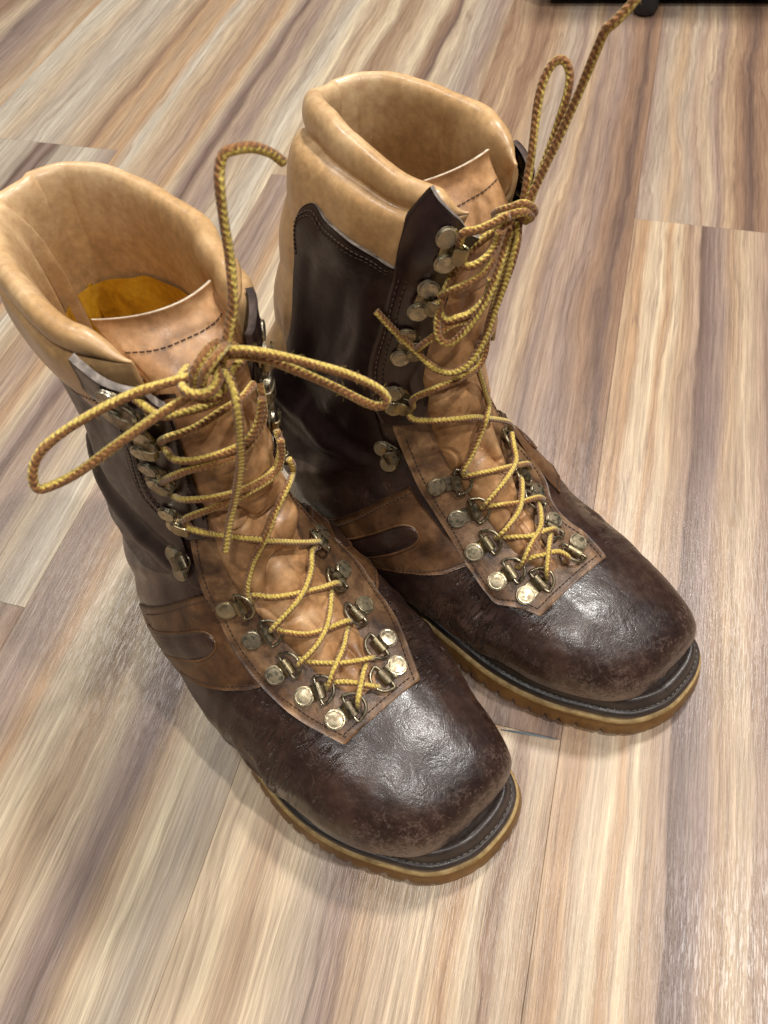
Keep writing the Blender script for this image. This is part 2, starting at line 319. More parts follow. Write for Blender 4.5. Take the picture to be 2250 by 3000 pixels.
def cr(K,v):
    """Catmull-Rom interpolation (with linear extrapolation) of rows K at v in 0..1"""
    n=len(K);p=np.asarray(v,float)*(n-1);i=np.clip(np.floor(p).astype(int),0,n-2);t=(p-i)
    Kp=np.vstack([2*K[0]-K[1],K,2*K[-1]-K[-2]])
    P0,P1,P2,P3=Kp[i],Kp[i+1],Kp[i+2],Kp[i+3];t=t[...,None]
    C=.5*(2*P1+(P2-P0)*t+(2*P0-5*P1+4*P2-P3)*t**2+(3*P1-P0-3*P2+P3)*t**3)
    lin=K[-1]+(K[-1]-K[-2])*(t-1)
    return np.where(t>1,lin,C)
LEAN={'L':([.03,.07,.10,.15,.20,.27],[0,.007,.011,.015,.018,.020]),
      'R':([.03,.07,.10,.15,.20,.27],[0,.003,.006,.010,.013,.016])}
BUMPS={'L':[],'R':[]}
def surf(u,v,side,bumps=True):
    """u around (0 top/front, .25 right, .5 bottom/back, .75 left), v from toe 0 to collar 1 (beyond 1 extrapolates)"""
    u,v=np.broadcast_arrays(np.asarray(u,float),np.asarray(v,float))
    k=cr(np.array(KEYS[side]),v)
    xt,zt,xb,zb,yl,yr,m,n1,n2=[k[...,i] for i in range(9)]
    a=2*np.pi*u;c=np.cos(a);s=np.sin(a);ac=np.abs(c);as_=np.abs(s)
    n=np.where(c>0,n1,n2)
    e=np.where(c>0,m+(1-m)*ac**(2/n),m-m*ac**(2/n))
    yc=(yl+yr)/2;w=(yr-yl)/2
    y=yc+w*np.sign(s)*as_**(2/n)
    x=xb+(xt-xb)*e;z=zb+(zt-zb)*e
    L=LEAN[side];y=y+np.interp(z,L[0],L[1])
    return np.stack([x,y,z],-1)
def grid(side,nu=256,nv=220,v1=1.06):
    U=np.arange(nu)/nu;V=np.linspace(0,v1,nv)
    P=surf(U[None,:],V[:,None],side)
    du=np.roll(P,-1,1)-np.roll(P,1,1);dv=np.gradient(P,axis=0)
    N=np.cross(du,dv);N/=np.linalg.norm(N,axis=-1,keepdims=True)+1e-12
    C=P.mean(1,keepdims=True)
    if ((P-C)*N).sum()<0:N=-N
    return U,V,P,N

DATA={'L': {'air': [[(0.1624, 0.0105, 0.2695), (0.1636, 0.0047, 0.2721), (0.1628, -0.0013, 0.2739), (0.1589, -0.0141, 0.2745), (0.1552, -0.0277, 0.2728),
                (0.1518, -0.0406, 0.269), (0.1515, -0.0481, 0.266), (0.1528, -0.0527, 0.2617), (0.1545, -0.0541, 0.2572), (0.1557, -0.0503, 0.2561),
                (0.158, -0.041, 0.2572), (0.1608, -0.0271, 0.2615), (0.1622, -0.0131, 0.2642), (0.1625, -0.0007, 0.2644), (0.1614, 0.0071, 0.2636)],
               [(0.1616, 0.0151, 0.2721), (0.166, 0.0177, 0.2761), (0.1703, 0.0228, 0.2755), (0.176, 0.0292, 0.273), (0.1833, 0.0379, 0.2678), (0.1904, 0.0471, 0.2612),
                (0.1958, 0.0532, 0.2549), (0.1989, 0.0546, 0.2507), (0.1982, 0.0521, 0.2485), (0.1942, 0.0488, 0.2496), (0.186, 0.042, 0.2565), (0.1781, 0.0335, 0.2646),
                (0.1703, 0.0253, 0.2707), (0.1622, 0.0197, 0.2703), (0.1581, 0.016, 0.2672)],
               [(0.1623, 0.015, 0.2684), (0.1639, 0.0181, 0.2768), (0.1619, 0.0238, 0.2845), (0.1611, 0.0264, 0.2899), (0.1574, 0.0305, 0.2996), (0.1554, 0.0327, 0.3105),
                (0.1546, 0.0345, 0.32), (0.1527, 0.0369, 0.3245), (0.1521, 0.0394, 0.3274), (0.1529, 0.0419, 0.3281), (0.1535, 0.0483, 0.3264), (0.1532, 0.0542, 0.3219),
                (0.1531, 0.0579, 0.3173)],
               [(0.1649, 0.0145, 0.2685), (0.1704, 0.0132, 0.2671), (0.1746, 0.0109, 0.2611), (0.1736, 0.0087, 0.245), (0.1709, 0.0069, 0.2309), (0.1678, 0.0027, 0.2142),
                (0.1651, -0.0026, 0.1974), (0.1655, -0.01, 0.1811)],
               [(0.1557, 0.0061, 0.2689), (0.1603, 0.0013, 0.2715), (0.1669, -0.0012, 0.2727), (0.171, 0.0008, 0.2722), (0.1727, 0.0049, 0.272), (0.1713, 0.0088, 0.2732),
                (0.1681, 0.0108, 0.2756), (0.1629, 0.0118, 0.2753), (0.1575, 0.0123, 0.2722)],
               [(0.1653, 0.0029, 0.2698), (0.1674, 0.0032, 0.2765), (0.1677, 0.0067, 0.2804), (0.1666, 0.0109, 0.2816), (0.1651, 0.0151, 0.2803),
                (0.1625, 0.0176, 0.2751)],
               [(0.168, 0.004, 0.2705), (0.1705, 0.0052, 0.277), (0.1711, 0.0085, 0.2805), (0.1696, 0.0131, 0.2809), (0.1655, 0.0173, 0.2779), (0.1614, 0.0194, 0.271)],
               [(0.1558, 0.0039, 0.2651), (0.1626, 0.0038, 0.2614), (0.167, 0.0104, 0.2622), (0.1639, 0.0181, 0.2652), (0.161, 0.0238, 0.2645)]],
       'eye_out_left': [(-0.0685, 0.3148), (-0.0909, 0.3711), (-0.1049, 0.4201), (-0.107, 0.4715), (-0.1058, 0.5109), (-0.1005, 0.5496), (-0.1012, 0.6057),
                        (-0.0996, 0.6441), (-0.1011, 0.6772)],
       'eye_out_right': [(0.0659, 0.3146), (0.0859, 0.3644), (0.1032, 0.4035), (0.112, 0.433), (0.1205, 0.4689), (0.1265, 0.5067)],
       'facing_in': [(-0.0788, 0.967), (-0.0718, 0.9404), (-0.069, 0.9052), (-0.0745, 0.864), (-0.0802, 0.8281), (-0.0765, 0.7808), (-0.0719, 0.7362), (-0.0689, 0.6939),
                     (-0.0701, 0.665)],
       'facing_out': [(-0.1703, 0.9813), (-0.1713, 0.954), (-0.17, 0.933), (-0.1639, 0.9065), (-0.176, 0.8567), (-0.1807, 0.803), (-0.1692, 0.7673), (-0.151, 0.7373),
                      (-0.1282, 0.7024), (-0.1051, 0.6717)],
       'hooks': [[(-0.1172, 0.9655), (-0.1208, 0.9385), (-0.0984, 0.9447)], [(-0.1129, 0.896), (-0.1255, 0.8611), (-0.0992, 0.8718)],
                 [(-0.1314, 0.8173), (-0.1258, 0.7877), (-0.1087, 0.7763)], [(-0.1182, 0.7306), (-0.1101, 0.706), (-0.092, 0.6943)],
                 [(-0.1321, 0.6557), (-0.1248, 0.6263), (-0.107, 0.6428)]],
       'laces': [[(0.1348, -0.0134, 0.1672), (0.1399, -0.0096, 0.1654), (0.1413, -0.004, 0.1586), (0.151, 0.0103, 0.1499), (0.1536, 0.0266, 0.1321),
                  (0.1538, 0.0343, 0.1241), (0.1528, 0.0389, 0.1182), (0.1515, 0.0394, 0.1116), (0.155, 0.0329, 0.1181), (0.1618, 0.0266, 0.116),
                  (0.1674, 0.0182, 0.1144), (0.1703, 0.0073, 0.1126), (0.1698, -0.0046, 0.1063), (0.1669, -0.0059, 0.0997)],
                 [(0.1545, -0.0054, 0.1127), (0.1542, -0.0059, 0.1228), (0.1524, 0.0023, 0.1378), (0.1524, 0.0117, 0.1488), (0.1484, 0.025, 0.1594),
                  (0.1435, 0.0358, 0.1623), (0.1353, 0.043, 0.1559), (0.1358, 0.0438, 0.1622), (0.135, 0.0431, 0.1664)],
                 [(0.1527, -0.0054, 0.1151), (0.1563, -0.0031, 0.1193), (0.1624, 0.0029, 0.1181), (0.1664, 0.0123, 0.1143), (0.1694, 0.0247, 0.1084),
                  (0.1703, 0.0339, 0.1039), (0.1691, 0.0361, 0.0969)],
                 [(0.1693, 0.0311, 0.0984), (0.1737, 0.028, 0.1016), (0.1801, 0.0216, 0.1009), (0.1855, 0.0145, 0.1005), (0.1888, 0.0049, 0.0994),
                  (0.1885, -0.0044, 0.0948), (0.186, -0.0051, 0.0885)],
                 [(0.1675, -0.0038, 0.0998), (0.1724, -0.0023, 0.1021), (0.1811, 0.0052, 0.1013), (0.1849, 0.0153, 0.0986), (0.1874, 0.026, 0.0967),
                  (0.1865, 0.0289, 0.0895)],
                 [(0.1869, 0.0267, 0.0896), (0.1919, 0.0218, 0.0929), (0.1968, 0.0161, 0.0944), (0.2027, 0.0051, 0.0941), (0.205, -0.0001, 0.0897),
                  (0.2039, -0.0011, 0.083)],
                 [(0.1842, -0.0035, 0.0897), (0.1909, -0.0003, 0.0923), (0.201, 0.0091, 0.0939), (0.2054, 0.0171, 0.0916), (0.2076, 0.0229, 0.0896),
                  (0.2063, 0.0265, 0.0828)],
                 [(0.2052, 0.025, 0.0833), (0.2102, 0.0184, 0.0879), (0.214, 0.0131, 0.0888), (0.2194, 0.006, 0.0869), (0.2198, 0.0049, 0.0799)],
                 [(0.202, -0.0007, 0.0837), (0.2054, 0.0036, 0.0869), (0.2118, 0.0098, 0.0873), (0.2176, 0.0152, 0.0846), (0.219, 0.019, 0.0793)],
                 [(0.1246, -0.0105, 0.1782), (0.1356, -0.0097, 0.1865), (0.1439, -0.0019, 0.1883), (0.1479, 0.009, 0.1861), (0.1475, 0.0207, 0.1826),
                  (0.1437, 0.0315, 0.179), (0.1413, 0.0378, 0.1862), (0.1393, 0.039, 0.1946)],
                 [(0.1255, -0.011, 0.1559), (0.1329, -0.0122, 0.1707), (0.1397, -0.006, 0.1773), (0.1455, 0.0021, 0.1814), (0.1483, 0.0126, 0.1823),
                  (0.1484, 0.0273, 0.1813), (0.1464, 0.0344, 0.1857), (0.1455, 0.0367, 0.1958)],
                 [(0.1213, -0.0127, 0.1864), (0.1357, -0.0109, 0.2034), (0.1437, -0.004, 0.2102), (0.1489, 0.0039, 0.2116), (0.1509, 0.0134, 0.2104),
                  (0.1514, 0.0223, 0.2135), (0.15, 0.0295, 0.2192), (0.1479, 0.0327, 0.2272), (0.1444, 0.0347, 0.2315)],
                 [(0.1321, -0.0069, 0.2154), (0.1413, -0.0069, 0.2172), (0.1469, 0.0002, 0.2164), (0.1504, 0.0133, 0.2144), (0.1529, 0.0207, 0.2177),
                  (0.1531, 0.0266, 0.2242), (0.1524, 0.0304, 0.2327)],
                 [(0.1324, -0.0075, 0.2205), (0.1427, -0.0067, 0.2316), (0.1497, 0.0023, 0.2358), (0.155, 0.0119, 0.2416), (0.1552, 0.0209, 0.2418),
                  (0.1507, 0.0295, 0.2397)],
                 [(0.1396, -0.0105, 0.2541), (0.1471, -0.007, 0.2485), (0.1526, 0.0006, 0.2487), (0.1575, 0.0115, 0.2501), (0.1623, 0.0148, 0.2597)]],
       'oval': [(-0.121, 0.5153), (-0.121, 0.5283), (-0.1386, 0.5484), (-0.1825, 0.5627), (-0.1323, 0.5093), (-0.1613, 0.5149), (-0.1984, 0.5273)],
       'rings': [((-0.0804, 0.5501), (-0.0505, 0.5397)), ((-0.0767, 0.493), (-0.0457, 0.4839)), ((-0.0809, 0.4381), (-0.0506, 0.4341)),
                 ((-0.0677, 0.3922), (-0.0377, 0.3806)), ((-0.0551, 0.3458), (-0.0204, 0.3409)), ((0.0847, 0.4929), (0.0527, 0.4848)), ((0.0703, 0.435), (0.0391, 0.43)),
                 ((0.0631, 0.3818), (0.0344, 0.3806)), ((0.0495, 0.3461), (0.0133, 0.3436))],
       'strap_bot': [(-0.1095, 0.4402), (-0.1344, 0.4557), (-0.1685, 0.4772)],
       'strap_top': [(-0.1088, 0.581), (-0.1413, 0.5899), (-0.1896, 0.5955)]},
 'R': {'air': [[(0.1547, 0.0112, 0.261), (0.156, 0.0116, 0.2671), (0.1552, 0.0136, 0.2737), (0.1528, 0.0172, 0.2804), (0.1504, 0.0204, 0.287), (0.147, 0.0249, 0.2968),
                (0.1456, 0.0286, 0.304), (0.1464, 0.0323, 0.3086), (0.149, 0.0345, 0.309), (0.152, 0.0346, 0.3055), (0.1538, 0.0323, 0.2998), (0.1542, 0.0288, 0.2903),
                (0.1545, 0.0241, 0.2798), (0.1552, 0.0191, 0.271), (0.155, 0.016, 0.2624)],
               [(0.1563, 0.0117, 0.2601), (0.1584, 0.0115, 0.2683), (0.1593, 0.0155, 0.2775), (0.1614, 0.0216, 0.2927), (0.1641, 0.0259, 0.3084),
                (0.1668, 0.0276, 0.3213), (0.1685, 0.0281, 0.3272), (0.1702, 0.0292, 0.3294), (0.1719, 0.0319, 0.3324), (0.1734, 0.0349, 0.3361),
                (0.1742, 0.0374, 0.3402)],
               [(0.1539, 0.0081, 0.2618), (0.1542, 0.0045, 0.2611), (0.1517, -0.0008, 0.258), (0.148, -0.0064, 0.2526), (0.1446, -0.0123, 0.2439),
                (0.1438, -0.0187, 0.233), (0.1445, -0.0225, 0.2233), (0.1475, -0.0245, 0.2167), (0.1516, -0.023, 0.2147), (0.1546, -0.0193, 0.218),
                (0.1575, -0.0136, 0.2261), (0.1591, -0.0078, 0.2357), (0.158, -0.0015, 0.2454), (0.1554, 0.0048, 0.2537), (0.1535, 0.0108, 0.2581)],
               [(0.1556, 0.0105, 0.2593), (0.159, 0.007, 0.2544), (0.1598, 0.0037, 0.2457), (0.1589, 0.0006, 0.2341), (0.1582, -0.0031, 0.2223),
                (0.1578, -0.0074, 0.2103), (0.1567, -0.0143, 0.2003), (0.1521, -0.0211, 0.1959), (0.1449, -0.0258, 0.1978), (0.1354, -0.0281, 0.2033),
                (0.126, -0.0318, 0.2113), (0.1183, -0.0347, 0.2189)],
               [(0.1538, 0.0132, 0.257), (0.1559, 0.0082, 0.25), (0.1565, 0.004, 0.239), (0.1561, 0.0001, 0.2266), (0.1548, -0.0018, 0.214), (0.1552, -0.0029, 0.2041)],
               [(0.1451, 0.0078, 0.2592), (0.1506, 0.0048, 0.2648), (0.1555, 0.0057, 0.2682), (0.1586, 0.0085, 0.27), (0.1603, 0.0121, 0.2673), (0.1585, 0.0156, 0.2623),
                (0.1552, 0.0157, 0.2585)],
               [(0.1459, 0.0077, 0.2584), (0.153, 0.0029, 0.264), (0.1582, 0.0042, 0.2675), (0.1606, 0.0079, 0.2676), (0.1595, 0.0132, 0.2623),
                (0.1554, 0.0149, 0.2574)]],
       'eye_out_left': [(-0.0961, 0.313), (-0.1056, 0.3405), (-0.123, 0.3667), (-0.1206, 0.3829), (-0.1094, 0.427), (-0.097, 0.4726), (-0.0897, 0.521), (-0.0868, 0.5886),
                        (-0.0917, 0.64)],
       'eye_out_right': [(0.0536, 0.311), (0.0625, 0.3531), (0.0575, 0.3833), (0.0631, 0.4168), (0.09, 0.4498), (0.098, 0.4829)],
       'facing_in': [(-0.0345, 0.9624), (-0.0459, 0.9553), (-0.0475, 0.9262), (-0.0489, 0.9001), (-0.0523, 0.8732), (-0.0566, 0.8378), (-0.0551, 0.7984),
                     (-0.0542, 0.7683), (-0.0519, 0.721), (-0.0551, 0.6881), (-0.0641, 0.6641)],
       'facing_out': [(-0.1583, 1.0015), (-0.1586, 0.9903), (-0.1566, 0.977), (-0.1477, 0.9491), (-0.1471, 0.9259), (-0.1489, 0.8999), (-0.1509, 0.8673),
                      (-0.152, 0.8351), (-0.1496, 0.8081), (-0.1434, 0.7819), (-0.1271, 0.7365), (-0.1115, 0.6925)],
       'hooks': [[(-0.0976, 0.9744), (-0.0922, 0.9494), (-0.0661, 0.9542)], [(-0.0948, 0.9113), (-0.0938, 0.8783), (-0.0711, 0.8843)],
                 [(-0.1031, 0.8386), (-0.1006, 0.8029), (-0.0789, 0.8087)], [(-0.0955, 0.745), (-0.0949, 0.7185), (-0.0774, 0.7071)],
                 [(-0.111, 0.6466), (-0.1089, 0.6177), (-0.1, 0.6309)]],
       'laces': [[(0.1332, -0.0321, 0.1622), (0.1372, -0.0318, 0.1598), (0.1432, -0.0244, 0.1579), (0.1493, -0.0157, 0.157), (0.1523, -0.0043, 0.1517),
                  (0.1522, 0.0101, 0.1388), (0.1516, 0.0237, 0.1245), (0.1489, 0.0309, 0.111)],
                 [(0.1485, -0.0018, 0.1899), (0.148, 0.0016, 0.1775), (0.1494, 0.005, 0.1634), (0.1506, 0.0073, 0.1509), (0.155, 0.0014, 0.1483),
                  (0.1559, -0.0024, 0.1419), (0.1576, -0.0108, 0.1309), (0.158, -0.0166, 0.1242), (0.156, -0.0135, 0.1135)],
                 [(0.1554, -0.0147, 0.114), (0.1604, -0.0122, 0.1182), (0.1668, 0.0024, 0.116), (0.1687, 0.0135, 0.1109), (0.1693, 0.0228, 0.1047),
                  (0.168, 0.027, 0.0961)],
                 [(0.1543, 0.0242, 0.1173), (0.161, 0.0192, 0.1156), (0.1675, 0.0141, 0.1134), (0.1726, 0.0003, 0.1127), (0.1733, -0.0122, 0.1067),
                  (0.1701, -0.0115, 0.099)],
                 [(0.1701, -0.0137, 0.0985), (0.1751, -0.0105, 0.103), (0.1828, 0.0008, 0.1025), (0.1857, 0.0137, 0.098), (0.1853, 0.0208, 0.089)],
                 [(0.1701, 0.016, 0.0996), (0.1761, 0.0113, 0.1037), (0.1853, 0.0, 0.1023), (0.1889, -0.0117, 0.1005), (0.1885, -0.0172, 0.0962),
                  (0.186, -0.0164, 0.0885)],
                 [(0.1848, -0.0171, 0.0889), (0.1913, -0.0138, 0.0934), (0.1989, -0.0056, 0.0948), (0.2019, 0.0042, 0.0932), (0.2029, 0.0099, 0.0896),
                  (0.2034, 0.0124, 0.084)],
                 [(0.1852, 0.0153, 0.0913), (0.192, 0.0098, 0.0956), (0.1992, 0.002, 0.0952), (0.2042, -0.0119, 0.0944), (0.2061, -0.0178, 0.0895),
                  (0.2041, -0.0176, 0.0816)],
                 [(0.2034, -0.0183, 0.0817), (0.2062, -0.0133, 0.0893), (0.2104, -0.0057, 0.09), (0.2136, 0.0013, 0.0884), (0.2182, 0.0046, 0.0849),
                  (0.2186, 0.0048, 0.0795)],
                 [(0.2012, 0.0106, 0.0859), (0.2081, 0.0002, 0.0912), (0.214, -0.0071, 0.0898), (0.2178, -0.0114, 0.0869), (0.2178, -0.0097, 0.0787)],
                 [(0.1348, -0.0298, 0.1652), (0.1382, -0.0316, 0.176), (0.1453, -0.0232, 0.1822), (0.1499, -0.0125, 0.1843), (0.1502, -0.001, 0.1845),
                  (0.1486, 0.0047, 0.1914), (0.1474, 0.0052, 0.2004)],
                 [(0.1414, -0.0209, 0.2305), (0.1464, -0.02, 0.223), (0.1497, -0.0153, 0.2231), (0.1515, -0.0095, 0.2234), (0.1523, -0.0017, 0.2278),
                  (0.1515, 0.0013, 0.2353)],
                 [(0.1426, -0.0193, 0.2326), (0.1485, -0.0177, 0.2386), (0.1525, -0.0121, 0.2414), (0.1549, -0.0056, 0.2447), (0.1541, -0.0008, 0.2472)],
                 [(0.1361, -0.0274, 0.2033), (0.1413, -0.0275, 0.2106), (0.1449, -0.0242, 0.2154), (0.1488, -0.0171, 0.22), (0.1513, -0.0085, 0.2187)],
                 [(0.1465, -0.0132, 0.2544), (0.1497, -0.0141, 0.264), (0.1534, -0.0105, 0.2656), (0.156, -0.0059, 0.267), (0.1578, -0.0017, 0.2683),
                  (0.1595, 0.0001, 0.2697)],
                 [(0.1461, -0.014, 0.2524), (0.1515, -0.0128, 0.2492), (0.1549, -0.0074, 0.2514), (0.1557, -0.0021, 0.2555), (0.1565, -0.001, 0.2616)]],
       'oval': [(-0.1029, 0.5013), (-0.1001, 0.5161), (-0.1167, 0.5334), (-0.1474, 0.5391), (-0.1123, 0.4921), (-0.1401, 0.4933), (-0.1739, 0.5045)],
       'panel_left': [(-0.3359, 0.9108), (-0.3198, 0.878), (-0.3193, 0.855), (-0.32, 0.8447)],
       'panel_top': [(-0.3478, 0.9475), (-0.2868, 0.955), (-0.26, 0.9528), (-0.2268, 0.9469), (-0.1973, 0.9408), (-0.1488, 0.9297)],
       'rings': [((-0.0682, 0.5495), (-0.0321, 0.5309)), ((-0.0713, 0.488), (-0.0363, 0.4777)), ((-0.0857, 0.4364), (-0.0518, 0.4312)),
                 ((-0.0941, 0.3867), (-0.059, 0.3804)), ((-0.0825, 0.3477), (-0.0412, 0.3471)), ((0.0341, 0.351), (0.0042, 0.3424)), ((0.0348, 0.3963), (0.0154, 0.3871)),
                 ((0.0495, 0.4436), (0.0297, 0.4353)), ((0.0604, 0.485), (0.0419, 0.4777))],
       'strap_bot': [(-0.1168, 0.4336), (-0.1412, 0.445), (-0.1625, 0.461), (-0.1973, 0.4891)],
       'strap_top': [(-0.0987, 0.5693), (-0.1371, 0.5754), (-0.1766, 0.5785)]}}
# ------------------------------------------------------------------ mesh helpers
AX = np.array([.588, -.809, 0.]); AX /= np.linalg.norm(AX); LT = np.array([-AX[1], AX[0], 0.])
def mesh_obj(name, V, F, mats, parent, smooth=True, fm=None, uv=None):
    me = bpy.data.meshes.new(name)
    me.from_pydata([tuple(map(float, v)) for v in V], [], [tuple(int(i) for i in f) for f in F]); me.validate()
    for m_ in (mats if isinstance(mats, (list, tuple)) else [mats]): me.materials.append(m_)
    if smooth: me.polygons.foreach_set('use_smooth', [True] * len(me.polygons))
    if fm is not None: me.polygons.foreach_set('material_index', fm)
    if uv is not None:
        ul = me.uv_layers.new(name='UVMap'); li = np.empty(len(me.loops), dtype=np.int32); me.loops.foreach_get('vertex_index', li)
        # uv given per face corner
        ul.data.foreach_set('uv', np.asarray(uv, dtype=np.float32).ravel())
    me.update()
    o = bpy.data.objects.new(name, me); link(o, parent); return o
class MB:
    def __init__(s): s.V = []; s.F = []; s.M = []; s.UV = []
    def add(s, V, F, mi=0, uv=None):
        k = len(s.V); s.V += [tuple(v) for v in V]; s.F += [tuple(i + k for i in f) for f in F]
        s.M += [mi] * len(F) if isinstance(mi, int) else list(mi)
        if uv is not None: s.UV += uv
    def build(s, name, mats, parent, smooth=True):
        return mesh_obj(name, s.V, s.F, mats, parent, smooth, s.M, s.UV if s.UV else None)
def crv(pts, n, closed=False):
    """smooth curve through points, n samples, even by length"""
    P = np.asarray(pts, float)
    if closed: Q = np.vstack([P[-1], P, P[0], P[1]])
    else: Q = np.vstack([2 * P[0] - P[1], P, 2 * P[-1] - P[-2]])
    out = []
    for i in range(1, len(Q) - 2):
        t = np.linspace(0, 1, 24, endpoint=False)[:, None]
        # centripetal-like tension kept mild
        a, b, c, d = Q[i - 1], Q[i], Q[i + 1], Q[i + 2]
        out.append(.5 * (2 * b + (c - a) * t + (2 * a - 5 * b + 4 * c - d) * t ** 2 + (3 * b - a - 3 * c + d) * t ** 3))
    out = np.vstack(out + [Q[-2][None]])
    if n is None: return out
    L = np.r_[0, np.cumsum(np.linalg.norm(np.diff(out, axis=0), axis=1))]
    s = np.linspace(0, L[-1], n, endpoint=not closed)
    return np.stack([np.interp(s, L, out[:, k]) for k in range(P.shape[1])], 1)
def lin(pts, n):
    P = np.asarray(pts, float); L = np.r_[0, np.cumsum(np.linalg.norm(np.diff(P, axis=0), axis=1))]
    s = np.linspace(0, L[-1], n); return np.stack([np.interp(s, L, P[:, k]) for k in range(P.shape[1])], 1)
def tube(mb, P, r, nr=12, caps=True, v0=0.0, mi=0):
    P = np.asarray(P, float); n = len(P); T = np.gradient(P, axis=0); T /= np.linalg.norm(T, axis=1)[:, None] + 1e-12
    a = np.array([0, 0, 1.]) if abs(T[0][2]) < .9 else np.array([1., 0, 0])
    N = np.cross(T[0], a); N /= np.linalg.norm(N); Ns = [N]
    for i in range(1, n):
        N = Ns[-1] - T[i] * (Ns[-1] @ T[i]); N /= np.linalg.norm(N) + 1e-12; Ns.append(N)
    Ns = np.array(Ns); B = np.cross(T, Ns); rr = np.broadcast_to(np.asarray(r, float), (n,))
    an = np.arange(nr) * 2 * np.pi / nr
    V = (P[:, None] + rr[:, None, None] * (np.cos(an)[None, :, None] * Ns[:, None] + np.sin(an)[None, :, None] * B[:, None])).reshape(-1, 3)
    L = v0 + np.r_[0, np.cumsum(np.linalg.norm(np.diff(P, axis=0), axis=1))]
    F = []; UV = []
    for i in range(n - 1):
        for j in range(nr):
            j2 = (j + 1) % nr
            F.append((i * nr + j, i * nr + j2, (i + 1) * nr + j2, (i + 1) * nr + j))
            UV += [(j / nr, L[i]), ((j + 1) / nr, L[i]), ((j + 1) / nr, L[i + 1]), (j / nr, L[i + 1])]
    if caps:
        F.append(tuple(range(nr))[::-1]); UV += [(.1, L[0])] * nr
        F.append(tuple((n - 1) * nr + j for j in range(nr))); UV += [(.1, L[-1])] * nr
    mb.add(V, F, mi, UV)
    return L[-1]
def grid_faces(ni, nj, wrap=False):
    F = []
    for i in range(ni - 1):
        for j in range(nj if wrap else nj - 1):
            j2 = (j + 1) % nj; F.append((i * nj + j, i * nj + j2, (i + 1) * nj + j2, (i + 1) * nj + j))
    return F
def vnoise(x, seed):
    """smooth 1d value noise"""
    rs = np.random.RandomState(seed); t = rs.rand(512); x = np.asarray(x, float) % 500; i = np.floor(x).astype(int); f = x - i; f = f * f * (3 - 2 * f)
    return t[i] * (1 - f) + t[i + 1] * f
def vnoise2(x, y, seed):
    rs = np.random.RandomState(seed); t = rs.rand(64, 64); x = np.asarray(x, float) % 62; y = np.asarray(y, float) % 62
    i = np.floor(x).astype(int); j = np.floor(y).astype(int); f = x - i; g = y - j; f = f * f * (3 - 2 * f); g = g * g * (3 - 2 * g)
    return (t[i, j] * (1 - f) + t[i + 1, j] * f) * (1 - g) + (t[i, j + 1] * (1 - f) + t[i + 1, j + 1] * f) * g

